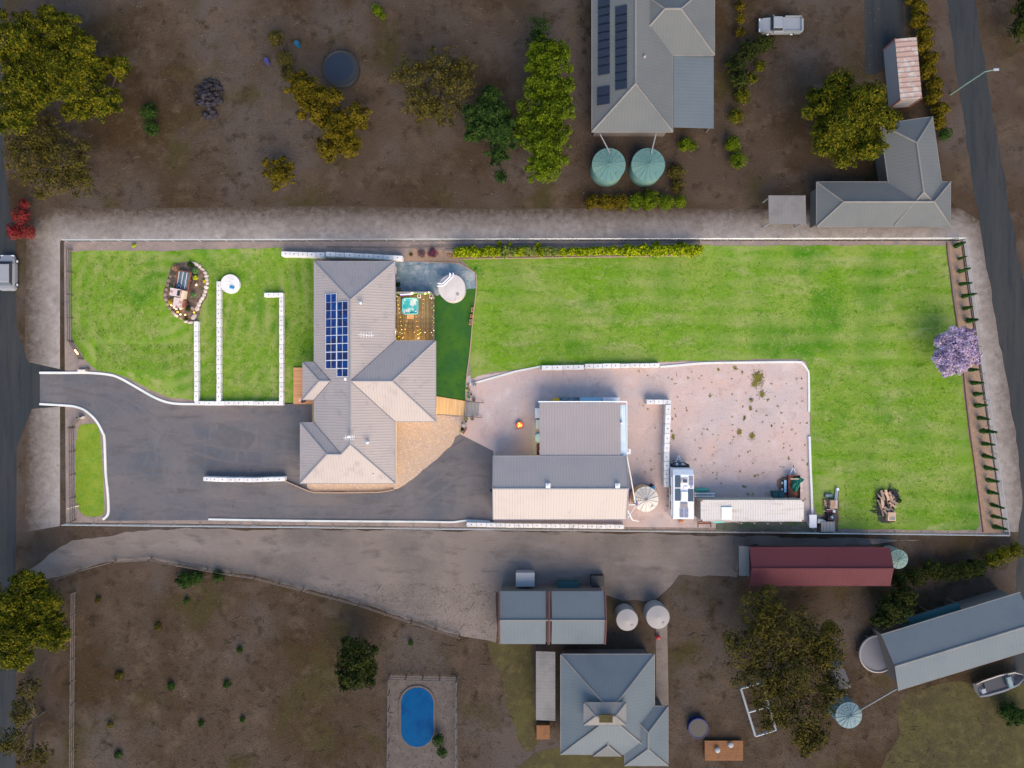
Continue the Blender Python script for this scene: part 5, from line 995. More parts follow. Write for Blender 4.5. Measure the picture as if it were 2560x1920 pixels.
p=g(1162,1079,.3); t=thing('orange_trough','small orange planting trough at the gravel corner','planter',(p.x,p.y,0)); MB().box((p.x,p.y,.18),(.16,.75,.3),rz=R(-35)).build('trough','terracotta',t); MB().box((p.x,p.y,.335),(.10,.66,.01),rz=R(-35)).build('soil','garden_soil',t)
# pots on the turf edge
for k,(y,lab) in enumerate(((774,'upper terracotta pot box on the turf edge'),(790,'middle terracotta pot box on the turf edge'),(803,'third terracotta pot box down the turf edge'),(809,'lowest small terracotta pot box on the turf edge'))):
    c=g(1181-.15*(y-774),y,.35); h_=(.52,.34,.42,.25)[k]; t=thing('terracotta_planter',lab,'planter',(c.x,c.y,.02)); MB().box((c.x,c.y,.19),(.26,h_,.34),tp=(1.1,1.05)).build('box','terracotta',t); MB().box((c.x,c.y,.37),(.18,h_-.08,.01)).build('soil','garden_soil',t)
# shrubs beside the patio and mulch bed
for lab,x,y,r_,m_,h_,sp in (('dark green potted bush against the house beside the patio',995.5,711,6.5,'leaf_green',.8,False),('brown dry plant below the dark bush beside the house',999,725,5.5,'leaf_straw',.5,True),('left purple leaved shrub in the mulch bed behind the patio',1054,634,12,'leaf_magenta',.4,True),('right purple leaved shrub in the mulch bed behind the patio',1082,632,14,'leaf_purple',.5,True),('grey green tuft at the left of the mulch bed',1027,636,5,'leaf_dry',.3,True),('yellow flowering bush at the start of the hedge',1137,640,5,'leaf_gold',.5,False),('reddish dry heap under the hedge start',1126,636,9,'leaf_straw',.3,True),('small green bush in the top strip above the front lawn',335,614,6,'leaf_bright',.4,False),('green tuft beside the patio corner',1190,674,4,'leaf_succulent',.3,True),('dark potted plant in the lower left deck corner',990,841,3.5,'leaf_green',.7,False),('orange flowering pot plant in the deck corner',997,846,3.5,'leaf_hedge',.6,False)):
    shrub(lab,x,y,r_,m_,h_,spiky=sp,leaf=.08 if not sp else .14,dens=130 if not sp else 90)
t=thing('sleeper_stack','short stack of grey timber sleepers at the left end of the hedge','timber stack',g(1126,626)); 
for k in range(4): p=g(1125+random.uniform(-1,1),624+k*1.8,.2+.05*k); MB().box((p.x,p.y,.12+.05*k),(1.25,.14,.1),rz=random.uniform(-.1,.06)).build('sleeper','timber_edge' if k%2 else 'grey_wood',t)
mb=MB().path([g(1010,666,.05),g(1026,664,.05),g(1040,662,.05),g(1050,658,.05)],.015,5); tagm(mb.build('garden_hose','black'),'thin dark hose on the blue grey patio','hose')
# weeds on the gravel (uncountable)
spots=[(1895,945,18,.9),(1886,960,10,.6),(1905,985,10,.6),(1878,1000,7,.5),(1876,1020,7,.4),(1861,1045,6,.35),(1849,1080,8,.7),(1880,1090,9,.9),(1838,920,6,.5),(1855,931,5,.4),(1795,924,5,.5),(1683,1092,6,.8),(1679,1078,4,.5),(1690,1040,3,.5),(1775,990,6,.3),(1929,1065,4,.4),(1920,1000,4,.4),(1760,1073,3,.4),(1768,1074,3,.4),(1945,1016,4,.3),(1972,1147,3,.6),(2018,1160,3,.6),(1870,1129,3,.4),(1612,1180,2,.8),(1670,1240,3,.5),(1887,1190,4,.5),(1870,1235,5,.3),(1882,1235,4,.3),(1858,1215,4,.3)]
V=[];F=[]
for (x,y,r_,dn) in spots:
    for _ in range(int(r_*r_*dn*4.5)):
        a_=random.uniform(0,6.28); q_=abs(random.gauss(0,.5))*r_; p=g(x+q_*math.cos(a_)*.9,y+q_*math.sin(a_)*1.2,.02); s=random.uniform(.03,.09); b_=random.uniform(0,6.28); n=len(V)
        V+=[(p.x-s*math.cos(b_),p.y-s*math.sin(b_),.024),(p.x+s*.5*math.sin(b_),p.y-s*.5*math.cos(b_),.05),(p.x+s*math.cos(b_),p.y+s*math.sin(b_),.07),(p.x-s*.5*math.sin(b_),p.y+s*.5*math.cos(b_),.04)]; F.append((n,n+1,n+2,n+3))
for _ in range(150):
    spots_x,spots_y,rr_=random.uniform(1590,2018),random.uniform(920,1295),random.uniform(1.5,5)
    for __ in range(int(rr_*6)):
        a_=random.uniform(0,6.28); q_=abs(random.gauss(0,.5))*rr_; p=g(spots_x+q_*math.cos(a_),spots_y+q_*math.sin(a_),.02); s=random.uniform(.02,.05); n=len(V); b_=random.uniform(0,6.28)
        V+=[(p.x-s,p.y,.024),(p.x,p.y-s*.6,.05),(p.x+s,p.y,.06),(p.x,p.y+s*.6,.04)]; F.append((n,n+1,n+2,n+3))
for _ in range(900):
    x=random.uniform(1590,2020); y=random.uniform(920,1300); p=g(x,y,.02); s=random.uniform(.02,.05); n=len(V); b_=random.uniform(0,6.28)
    V+=[(p.x-s,p.y,.024),(p.x,p.y-s*.6,.05),(p.x+s,p.y,.06),(p.x,p.y+s*.6,.04)]; F.append((n,n+1,n+2,n+3))
MB().add(V,F).build('weeds','leaf_weed',kind='stuff')
# coarse grass tufts in the lawns
def tufts(name,regions,cnt,m_,z):
    V=[];F=[]
    for (x0_,y0_,x1_,y1_,k) in regions:
        for _ in range(int(cnt*k)):
            x=random.uniform(x0_,x1_); y=random.uniform(y0_,y1_); p=g(x,y)
            for __ in range(3):
                b_=random.uniform(0,6.28); s=random.uniform(.04,.10); dx,dy=s*math.cos(b_),s*math.sin(b_); n=len(V); qx,qy=p.x+random.uniform(-.08,.08),p.y+random.uniform(-.08,.08)
                V+=[(qx-dy*.25,qy+dx*.25,z),(qx+dy*.25,qy-dx*.25,z),(qx+dx,qy+dy,z+random.uniform(.03,.09))]; F.append((n,n+1,n+2))
    MB().add(V,F).build(name,m_,kind='stuff')
fol('leaf_lawn',(.10,.22,.02),(.17,.28,.04),(.24,.31,.08),(.07,.16,.02))
tufts('lawn_grass',[(185,640,400,850,1),(240,860,480,925,.5),(500,650,700,990,.9),(710,650,780,900,.4)],5200,'leaf_lawn',.024)
tufts('back_lawn_grass',[(1200,655,2360,890,2.6),(2035,900,2395,1180,1.5),(2110,1180,2430,1310,.7)],5200,'leaf_lawn',.028)
V=[];F=[]
rgd=random.Random(31)
for _ in range(2600):
    x=rgd.uniform(60,2340); y=rgd.choice((rgd.uniform(10,535),rgd.uniform(1460,1910)))
    if 1330<x<1700 and y>1460 or 1470<x<1800 and y<340: continue
    p=g(x,y); l_=rgd.uniform(.05,.14); b_=rgd.uniform(0,6.28)
    if rgd.random()<.12: l_=rgd.uniform(.3,.9); w_=.035
    else: w_=l_*.8
    dx,dy=l_*math.cos(b_),l_*math.sin(b_); ex,ey=-w_*math.sin(b_)*.5,w_*math.cos(b_)*.5; n=len(V)
    V+=[(p.x-dx,p.y-dy,.002),(p.x+ex,p.y+ey,.002),(p.x+dx,p.y+dy,.002),(p.x-ex,p.y-ey,.002),(p.x,p.y,.07)]; F+=[(n,n+3,n+4),(n+3,n+2,n+4),(n+2,n+1,n+4),(n+1,n,n+4)]
MB().add(V,F).build('stones_and_sticks','stone_dark',kind='stuff')
fol('leaf_paddock',(.05,.042,.014),(.085,.068,.03),(.035,.035,.012),(.11,.09,.05))
tufts('paddock_grass',[(180,1460,1230,1930,1.6),(30,20,700,540,1.3),(700,20,1470,540,1.1),(1780,20,2350,440,.6),(1670,1480,2540,1930,1.2)],9000,'leaf_paddock',.004)
# ---------------------------------------------------------------- fences
def post_rail(label, pts, h=1.25, rails=3, step=2.75, m_='fence_wood', world_top=False, cat='fence', name='post_and_rail_fence'):
    P=[g(*p) for p in pts]; t=thing(name,label,cat,P[0])
    for a,b in zip(P,P[1:]):
        d=b-a; n=max(1,round(d.length/step)); an=math.atan2(d.y,d.x)
        for i in range(n+1):
            p=a+d*i/n; MB().box((p.x,p.y,h/2),(.13,.13,h+.06),rz=an).build('post',m_,t)
        for k in range(rails):
            z=h*(k+1)/rails-.1; c=(a+b)/2; MB().box((c.x,c.y,z),(d.length,.05,.13),rz=an).build('rail',m_,t)
    return t
post_rail('dark timber post and rail fence beside the upper part of the front lawn',[(181,625),(183,853)],h=1.2)
post_rail('dark angled rail fence with lights beside the driveway entrance',[(184,855),(209,898)],h=1.0)
post_rail('short angled rail fence below the driveway entrance',[(183,1068),(209,1042)],h=1.0)
post_rail('dark timber post and rail fence beside the narrow grass strip',[(187,1070),(190,1300)],h=1.2)
for x,y,lab in ((188,876,'upper lamp on the angled entrance fence'),(191,880,'middle lamp on the angled entrance fence'),(194,884,'lower lamp on the angled entrance fence')):
    p=g(x,y,.9); t=thing('entrance_light',lab,'lamp',(p.x,p.y,.8)); MB().ball(p,.11,10,8).build('globe','glow_warm',t); MB().tube((p.x,p.y,.65),(p.x,p.y,.85),.02,5).build('bracket','black',t)
lamp('entrance_glow',g(192,880,1.3),1,(1,.6,.3))
p=g(207,927,.25); t=thing('entrance_sign','cream sandstone block at the driveway entrance','stone block',(p.x,p.y,0)); MB().box((p.x,p.y,.2),(1.1,.28,.4)).build('block','tank_cream',t); MB().box((p.x+.6,p.y+.1,.25),(.3,.3,.5)).build('post','fence_wood',t)
p=g(203,1044,.25); t=thing('entrance_stone','cream stone with a lamp below the driveway entrance','stone block',(p.x,p.y,0)); MB().box((p.x,p.y,.2),(.7,.26,.4),rz=.1).build('block','tank_cream',t); MB().cyl((p.x-.35,p.y,.2),.1,.4,8).build('lamp_post','black',t)
o=MB().tube(g(168,1272,.3),g(198,1264,.2),.06,6).build('timber_pole','cream_paint'); tagm(o,'pale pole lying across the lower left fence','pole')
def wire_fence(label, pts, step=3.2, h=1.2):
    P=[g(*p) for p in pts]; t=thing('wire_fence',label,'fence',P[0])
    for a,b in zip(P,P[1:]):
        d=b-a; n=max(1,round(d.length/step))
        for i in range(n+1): p=a+d*i/n; MB().tube((p.x,p.y,0),(p.x,p.y,h),.05,6).build('post','steel',t)
        for z in (.35,.65,.95,h-.02): MB().tube((a.x,a.y,z),(b.x,b.y,z),.012 if z<h-.1 else .035,4).build('wire','steel',t)
wire_fence('galvanised wire fence along the whole top boundary',[(170,604),(1300,602),(2398,600)])
wire_fence('galvanised wire fence along the bottom boundary',[(170,1308),(1300,1320),(2505,1334)])
wire_fence('galvanised wire fence along the slanting right boundary',[(2400,602),(2507,1332)])
post_rail('low dark rail fence beside the dirt lane across the bottom paddock',[(150,1445),(205,1425),(290,1402),(380,1397),(520,1424),(640,1443),(760,1473),(900,1510),(1030,1553),(1150,1590)],h=.8,rails=2,step=3)
post_rail('grey fence down the left side of the bottom paddock',[(190,1480),(188,1700),(186,1930)],h=1.0,rails=3,step=3)
pf=post_rail('dark fence around the neighbour pool terrace',[(972,1930),(974,1690),(1142,1694),(1140,1930)],h=1.2,rails=2,step=2,m_='wall_dark',cat='pool fence',name='pool_fence')
# ---------------------------------------------------------------- neighbours
def hip(t, cx, cy, lx, ly, z0, pitch, roofm, wallm='n_wall', gable=False, capm='n_roof_pale', walls=True):
    """local hip or gable roof, ridge along the longer side"""
    alongx = lx>=ly; s=min(lx,ly)/2; zr=z0+pitch*s; k=0 if gable else s
    c=[(cx-lx/2,cy-ly/2,z0),(cx+lx/2,cy-ly/2,z0),(cx+lx/2,cy+ly/2,z0),(cx-lx/2,cy+ly/2,z0)]
    if alongx: A_,B_=(cx-lx/2+k,cy,zr),(cx+lx/2-k,cy,zr); faces=[[c[0],c[1],B_,A_],[c[2],c[3],A_,B_]]; ends=[[c[1],c[2],B_],[c[3],c[0],A_]]
    else: A_,B_=(cx,cy-ly/2+k,zr),(cx,cy+ly/2-k,zr); faces=[[c[1],c[2],B_,A_],[c[3],c[0],A_,B_]]; ends=[[c[0],c[1],A_],[c[2],c[3],B_]]
    for f in faces: slope(t,f,roofm,world=False)
    if not gable:
        for f in ends: slope(t,f,roofm,world=False)
        for a,b in ((A_,c[0]),(B_,c[1] if alongx else c[3]),(A_,c[3] if alongx else c[1]),(B_,c[2])): cap(t,a,b,capm,.22,False)
    if (Vector(A_)-Vector(B_)).length>.05: cap(t,A_,B_,capm,.25,False)
    for a,b in zip(c,c[1:]+c[:1]):
        if not gable or ((a[1]==b[1])==alongx): gutter(t,a,b,capm,False)
    if walls: 
        mb=MB(); mb.box((cx,cy,z0/2-.03),(lx-.9,ly-.9,z0-.08))
        if gable:
            for q in (-1,1):
                if alongx: x=cx+q*(lx/2-.45); mb.add([(x,cy-ly/2+.45,z0-.1),(x,cy+ly/2-.45,z0-.1),(x,cy,zr-.25)],[(0,1,2)])
                else: y=cy+q*(ly/2-.45); mb.add([(cx-lx/2+.45,y,z0-.1),(cx+lx/2-.45,y,z0-.1),(cx,y,zr-.25)],[(0,1,2)])
        mb.build('wall',wallm,t,world=False)
def rect(x0_,y0_,x1_,y1_,z):   # photo-pixel rectangle at height z -> world centre and size
    a=g(x0_,y0_,z); b=g(x1_,y1_,z); return (a.x+b.x)/2,(a.y+b.y)/2,abs(b.x-a.x),abs(b.y-a.y)
def at(t, x0_,y0_,x1_,y1_,z,pitch,rm,**k):
    cx,cy,lx,ly=rect(x0_,y0_,x1_,y1_,z); hip(t,cx-t.location.x,cy-t.location.y,lx,ly,z,pitch,rm,**k)
n1=thing('neighbour_house','grey hip roofed house with dark solar panels above the back lawn','house',(*g(1590,130)[:2],0))
at(n1,1480,-260,1682,329,2.8,.42,'n_roof'); at(n1,1560,-50,1786,137,2.83,.42,'n_roof')
cx,cy,lx,ly=rect(1683,140,1785,320,2.5); slope(n1,[(cx-lx/2-n1.location.x,cy+ly/2-n1.location.y,2.75),(cx+lx/2-n1.location.x,cy+ly/2-n1.location.y,2.4),(cx+lx/2-n1.location.x,cy-ly/2-n1.location.y,2.4),(cx-lx/2-n1.location.x,cy-ly/2-n1.location.y,2.75)],'n_roof_blue',world=False)
for sx2,sy2 in ((.45,.45),(.45,-.45),(.45,0)): MB().box((cx+lx*sx2-n1.location.x,cy+ly*sy2-n1.location.y,1.2),(.12,.12,2.4)).build('veranda_post','n_wall',n1,world=False)
cx,cy,lx,ly=rect(1480,-260,1682,329,2.8); xe=cx-lx/2
def n1panel(px,py):
    z=3.3
    for _ in range(6): p=g(px,py,z); z=2.8+.42*(p.x-xe)
    return p
for (xa,xb,ya,yb2,n) in ((1495,1524,-2,185,9),(1538,1567,18,222,10),(1493,1524,219,260,2)):
    for k in range(n):
        u=n1panel(xa,ya+(yb2-ya)*k/n+.6); v=n1panel(xb,ya+(yb2-ya)*(k+1)/n-.6); o=n1.location
        mb=MB(); mb.slab([(u.x-o.x,u.y-o.y,u.z+.1),(v.x-o.x,u.y-o.y,v.z+.1),(v.x-o.x,v.y-o.y,v.z+.1),(u.x-o.x,v.y-o.y,u.z+.1)],.05); mb.build('solar_panel','n_solar',n1,world=False)
p=n1panel(1612,140); MB().cyl((g(1612,140,4.6).x-n1.location.x,g(1612,140,4.6).y-n1.location.y,3.9),.16,.7,10,cap=.1).build('flue','trim',n1,world=False)
for x,lab,px_ in ((1522,'left of the two round green water tanks below the neighbour house',1500),(1620.5,'right of the two round green water tanks below the neighbour house',1640)):
    t,c,r=tank(lab,x,412,42,2.3,'tank_green','tank_green',16,.3,pl='tank_green'); 
    d=thing('tank_pipe','grey pipe from the neighbour eave to the '+('left' if x<1600 else 'right')+' green tank','pipe',(c.x,c.y+2,2)); MB().tube(g(px_,335,2.7),(c.x+(.1 if x<1600 else .3),c.y+1.3,2.6),.07,6).build('pipe_run','trim',d)
n2=thing('corner_house','grey L shaped hip roofed house at the upper right beside the road','house',(*g(2230,500)[:2],0))
at(n2,2042,455,2376,566,2.8,.42,'n_roof')
n2b=thing('house_wing','angled hip roofed wing of the upper right grey house','house wing',(*g(2288,425,3.2)[:2],0),R(8)); hip(n2b,0,0,6.2,12.0,2.86,.42,'n_roof')
cx,cy,lx,ly=rect(1922,488,2015,560,2.6); t=thing('carport','pale flat roofed carport left of the upper right house','carport',(cx,cy,0)); slope(t,[(cx-lx/2,cy+ly/2,2.5),(cx+lx/2,cy+ly/2,2.5),(cx+lx/2,cy-ly/2,2.65),(cx-lx/2,cy-ly/2,2.65)],'n_roof_pale')
for sx2 in (-.45,.45):
    for sy2 in (-.45,.45): MB().box((cx+lx*sx2,cy+ly*sy2,1.25),(.12,.12,2.5)).build('post','trim',t)
# rusty striped container beside the yellow hedge
t=thing('striped_container','pinkish white striped container beside the yellow hedge at upper right','container',(*g(2240,196)[:2],0),R(5)); L_=7.2;Wd=2.5
MB().box((0,0,1.3),(Wd,L_,2.55)).build('body','trim',t,world=False); mb=MB(); mb.slab([(-Wd/2-.03,L_/2,2.62),(Wd/2+.03,L_/2,2.62),(Wd/2+.03,-L_/2,2.62),(-Wd/2-.03,-L_/2,2.62)],.05); mb.uv=(Vector((0,1,0)),Vector((1,0,0))); mb.build('roof_panel','rust_pale',t,world=False)
for sx2 in (-1,1):
    for sy2 in (-1,1): MB().box((sx2*Wd/2,sy2*L_/2,1.3),(.16,.16,2.66)).build('corner_post','rust',t,world=False)
# street light pole
p=g(2376,236); t=thing('street_light','grey metal light pole with lamp arm beside the right road','street light',p); MB().tube((p.x,p.y,0),(p.x,p.y,6.0),.11,10,.07).build('pole','pale_green',t); MB().tube((p.x,p.y,6.0),(p.x+.9,p.y+.1,6.3),.05,8).build('arm','pale_green',t); MB().box((p.x+1.1,p.y+.12,6.28),(.6,.22,.12)).build('lamp_head','steel',t)
def car(label, px, py, ang, m_, ute=False, L_=4.7, cat='car'):
    t=thing('parked_ute' if ute else 'parked_car',label,cat,(*g(px,py,.8)[:2],0),ang); Wd=1.85
    mb=MB(); sec=[(-L_/2,.45,.95,.80),(-L_/2+.25,.30,1.0,.96),(-.9,.28,1.0,1.0),(1.0,.28,.98,1.0),(L_/2-.5,.3,.86,.96),(L_/2,.45,.72,.78)]
    vs_=[]
    for x,zb,zt_,w_ in sec: h_=Wd/2*w_; vs_+=[(x,-h_,zb),(x,-h_,zt_*.75),(x,-h_*.88,zt_),(x,h_*.88,zt_),(x,h_,zt_*.75),(x,h_,zb)]
    n=6; fs=[(i*n+j,(i+1)*n+j,(i+1)*n+(j+1)%n,i*n+(j+1)%n) for i in range(len(sec)-1) for j in range(n)]+[(5,4,3,2,1,0),tuple((len(sec)-1)*n+j for j in range(n))]
    mb.add(vs_,fs); mb.build('body',m_,t,world=False)
    x0_,x1_=(-.15,1.35) if ute else (-1.6,1.35)
    gl=MB(); gl.box(((x0_+x1_)/2,0,1.18),(x1_-x0_,1.6,.42),tp=(.72,.86)); g2=gl.build('windows','glass_dark',t,world=False)
    MB().box(((x0_+x1_)/2,0,1.42),((x1_-x0_)*.74,1.40,.06),taper=.95).build('roof',m_,t,world=False)
    if ute:
        tr_=MB().box((-1.35,0,.92),(1.95,1.75,.06)).build('tray_floor','white_dim',t,world=False)
        for s_ in (-1,1): MB().box((-1.35,s_*.88,1.05),(1.95,.05,.3)).build('tray_side','white_dim',tr_,world=False)
        MB().box((-2.33,0,1.05),(.05,1.75,.3)).build('tailgate','white_dim',tr_,world=False)
    for s_ in (-1,1):
        MB().box((L_/2-.08,s_*.62,.68),(.14,.32,.14)).build('headlight','alu',t,world=False)
        for xx in (-1.4,1.45): w1=MB().torus((xx,s_*.84,.34),.24,.10,18,8,axis='y').build('wheel','rubber',t,world=False); MB().tube((xx,s_*.80,.34),(xx,s_*.92,.34),.17,12).build('rim','alu',w1,world=False)
        MB().box((1.0,s_*1.0,1.0),(.14,.16,.12)).build('mirror',m_,t,world=False)
car('white ute with a tray parked at the upper right above the garden',1953,62,R(180),'white_dim',ute=True,L_=5.3,cat='ute')
car('silver white car parked at the left road edge',17,682,R(90),'car_silver',L_=4.3)
car('dark car parked under the big tree at lower right',2096,1682,R(112),'n_solar',L_=4.2)
# bottom neighbours
n3=thing('gable_shed','two bay metal shed with red dividing trims above the lower house','shed',(*g(1382,1545)[:2],0)); o=n3.location
cx,cy,lx,ly=rect(1250,1478,1510,1610,3.0); ry=g(0,1551,4.0).y-o.y
for xa,xb in ((cx-lx/2,g(1364,0,3.2).x),(g(1379,0,3.2).x,cx+lx/2)):
    slope(n3,[(xa-o.x,cy+ly/2-o.y,3.0),(xb-o.x,cy+ly/2-o.y,3.0),(xb-o.x,ry,3.9),(xa-o.x,ry,3.9)],'n_roof_blue',world=False); slope(n3,[(xa-o.x,ry,3.9),(xb-o.x,ry,3.9),(xb-o.x,cy-ly/2-o.y,3.0),(xa-o.x,cy-ly/2-o.y,3.0)],'n_roof_blue',world=False)
for xx in (cx-lx/2-.1,g(1371.5,0,3.2).x,cx+lx/2+.1):
    for ya,za,yb2,zb in ((cy+ly/2-o.y,3.05,ry,3.95),(ry,3.95,cy-ly/2-o.y,3.05)): MB().tube((xx-o.x,ya,za),(xx-o.x,yb2,zb),.16 if xx<cx+1 and xx>cx-2 else .12,4).build('barge_trim','brick_red',n3,world=False)
MB().box((cx-o.x,cy-o.y,1.42),(lx-.3,ly-.4,2.84)).build('wall','n_wall',n3,world=False); cap(n3,(cx-lx/2-o.x,ry,3.93),(cx+lx/2-o.x,ry,3.93),'n_roof_pale',.2,False)
n4=thing('lower_house','blue grey hip roofed house with raised lookout roof at the bottom edge','house',(*g(1520,1760)[:2],0))
at(n4,1402,1636,1636,1886,2.8,.42,'n_roof_blue',capm='n_roof_pale'); at(n4,1562,1766,1670,1914,2.83,.42,'n_roof_blue'); at(n4,1484,1800,1552,1890,2.87,.42,'n_roof')
lk=thing('roof_lookout','small raised pale hip roof on top of the lower house','roof lantern',(*g(1512,1786,4.9)[:2],3.9)); cx,cy,lx,ly=rect(1458,1758,1568,1816,5.2)
hip(lk,cx-lk.location.x,cy-lk.location.y,lx*.95,ly*.95,1.1,.42,'n_roof_pale',walls=False); MB().box((cx-lk.location.x,cy-lk.location.y,.3),(lx*.8,ly*.8,1.5)).build('wall','n_wall',lk,world=False); MB().box((0,0,1.95),(1.5,.9,.12)).build('skylight','dry_grass',lk,world=False)
cx,cy,lx,ly=rect(1340,1629,1388,1801,2.4); t=thing('pergola','pale sheet roofed pergola left of the lower house','pergola',(cx,cy,0)); slope(t,[(cx-lx/2,cy+ly/2,2.3),(cx+lx/2,cy+ly/2,2.5),(cx+lx/2,cy-ly/2,2.5),(cx-lx/2,cy-ly/2,2.3)],'n_roof_pale')
for sy2 in (-.48,0,.48): MB().box((cx-lx*.45,cy+ly*sy2,1.15),(.12,.12,2.3)).build('post','n_wall',t)
MB().box((*g(1358,1830,.6)[:2],.35),(1.6,1.7,.7)).build('outdoor_table','orange_wood'); tagm(bpy.data.objects['outdoor_table'],'brown outdoor table below the pergola of the lower house','table')
tank('left grey round tank beside the two bay shed',1568,1550,27,2.2,'tank_grey','tank_grey',0,.2); tank('right grey round tank beside the two bay shed',1645,1543,29,2.2,'tank_grey','tank_grey',0,.2)
p=g(1646,1594,.4); tagm(MB().ball((p.x,p.y,.3),.3,10,7,sq=(1,1,.8)).build('red_pot','red_car'),'small red pot below the right grey tank','pot')
n5=thing('red_shed','long maroon gable roofed shed just below the bottom boundary','shed',(*g(2050,1418)[:2],0)); cx,cy,lx,ly=rect(1874,1370,2226,1464,3.2); hip(n5,cx-n5.location.x,cy-n5.location.y,lx,ly,3.2,.32,'n_roof_red',wallm='brick_red',gable=True,capm='n_roof_red')
cx,cy,lx,ly=rect(1849,1366,1872,1440,2.5); t=thing('lean_to','pale sheeted lean-to on the left end of the maroon shed','lean-to',(cx,cy,0)); slope(t,[(cx-lx/2,cy+ly/2,2.3),(cx+lx/2,cy+ly/2,2.6),(cx+lx/2,cy-ly/2,2.6),(cx-lx/2,cy-ly/2,2.3)],'n_roof')
for sy2 in (-.47,.47): MB().box((cx-lx*.4,cy+ly*sy2,1.15),(.1,.1,2.3)).build('post','n_wall',t)
tank('pale green round tank right of the maroon shed',2246,1398,24,2.2,'pale_green','pale_green',12,.2,pl='pale_green')
n6=thing('long_shed','long blue grey gable shed set at an angle at lower right','shed',(*g(2402,1606,3.5)[:2],0),R(17)); hip(n6,0,0,17.0,6.8,3.2,.3,'n_roof_blue',gable=True)
cx,cy=g(2330,1545,2.2)[:2]; t=thing('side_awning','dark teal awning along the upper side of the angled shed','awning',(cx,cy,0),R(17)); slope(t,[(-3.6,.8,2.1),(3.6,.8,2.1),(3.6,-.8,2.3),(-3.6,-.8,2.3)],'bin_green',world=False)
for xx in (-3.4,0,3.4): MB().box((xx,.7,1.05),(.1,.1,2.1)).build('post','n_wall',t,world=False)
t,c,r=tank('blue white round tank at lower right joined to the angled shed by a pipe',2122,1788,33,2.3,'tank_blue','tank_blue',16,.25,pl='tank_blue'); d=thing('overhead_pipe','pale pipe from the angled shed to the blue white tank','pipe',(c.x+2,c.y+2,2)); MB().tube(g(2258,1712,3.0),(c.x+1.2,c.y+.7,2.5),.10,8).build('pipe_run','n_roof_pale',d)
p=g(2186,1628); t=thing('trampoline','round grey trampoline beside the angled shed','trampoline',p); MB().torus((p.x,p.y,.8),2.2,.12,36,8).build('padded_rim','trim',t); MB().cyl((p.x,p.y,.76),2.1,.03,36).build('jumping_mat','trim_dark',t)
for k in range(6): MB().tube((p.x+2.2*math.cos(k*1.05),p.y+2.2*math.sin(k*1.05),0),(p.x+2.2*math.cos(k*1.05),p.y+2.2*math.sin(k*1.05),.8),.04,5).build('leg','steel',t)
p=g(1742,1814); t=thing('round_pool','small dark blue round pool beside the lower house','pool',p); MB().cyl((p.x,p.y,0),1.2,.7,32).build('wall','navy',t); MB().torus((p.x,p.y,.7),1.18,.07,32,6).build('rim','navy',t); MB().cyl((p.x,p.y,.7),1.1,.01,32).build('water','black',t)
cx,cy,lx,ly=rect(1762,1852,1858,1902,.4); t=thing('orange_deck','orange timber deck in the garden at the bottom edge','deck',(cx,cy,0))
for k in range(12): MB().box((cx,cy-ly/2+ly*(k+.5)/12,.35),(lx,ly/12-.02,.06)).build('board','orange_wood',t)
for x,y in ((1795,1877),(1828,1864)): p=g(x,y,.8); MB().ball((p.x,p.y,.65),.35,10,7,sq=(1,1,.4)).build('parasol' if x<1800 else 'stool','white_dim',t)
t=thing('trellis','pale rectangular frame under the big tree at lower right','frame',(*g(1890,1765)[:2],0),R(17))  # unidentified frame, its use is unknown
for (a,b) in (((-1.3,-3),(-1.3,3)),((1.3,-3),(1.3,3)),((-1.3,-3),(1.3,-3)),((-1.3,3),(1.3,3)),((-1.3,0),(1.3,0))): MB().tube((a[0],a[1],.8),(b[0],b[1],.8),.14,6).build('rail','white_dim',t,world=False)
for sx2 in (-1.3,1.3):
    for sy2 in (-3,3): MB().tube((sx2,sy2,0),(sx2,sy2,.8),.06,5).build('leg','white_dim',t,world=False)
t=thing('boat','pale hulled open boat on the grass at lower right','boat',(*g(2500,1705,.8)[:2],.2),R(17)); prof=[(-3,.85),(-2,1.0),(0,1.05),(1.8,.85),(3.0,.05)]; vs_=[]
for x,w_ in prof: vs_+=[(x,-w_,1.0),(x,-w_*.6,.15),(x,w_*.6,.15),(x,w_,1.0),(x,w_*.82,.95),(x,-w_*.82,.95)]
MB().add(vs_,[(i*6+j,(i+1)*6+j,(i+1)*6+j+1,i*6+j+1) for i in range(4) for j in (0,1,2,3)]+[(i*6+5,(i+1)*6+5,(i+1)*6,i*6) for i in range(4)]+[(0,1,2,3,4,5)]).build('hull','tank_grey',t,world=False); MB().box((-.2,0,.75),(3.6,1.4,.05)).build('floor','n_solar',t,world=False); MB().box((-2.6,0,1.1),(.5,.5,.6)).build('motor','white_dim',t,world=False); MB().box((.8,0,1.1),(.5,1.3,.35)).build('console','tank_blue',t,world=False)
# oval pool
cx,cy,lx,ly=rect(1003,1718,1084,1866,0); t=thing('oval_pool','oval blue swimming pool with pale rim on the neighbour terrace','swimming pool',(cx,cy,0))
MB().prism(rrect(cx,cy,lx+.5,ly+.5,lx/2+.22,8),.01,.12).build('coping','pool_paving',t); MB().prism(rrect(cx,cy,lx,ly,lx/2-.02,8),.05,.13).build('water','pool_blue',t)
MB().path([(cx+lx/2-.2,cy-ly/2+1.2,.1),(cx+lx/2-.1,cy-ly/2+1.2,.9),(cx+lx/2+.35,cy-ly/2+1.2,.9),(cx+lx/2+.4,cy-ly/2+1.2,.05)],.03,6).build('ladder_rail','alu',t)
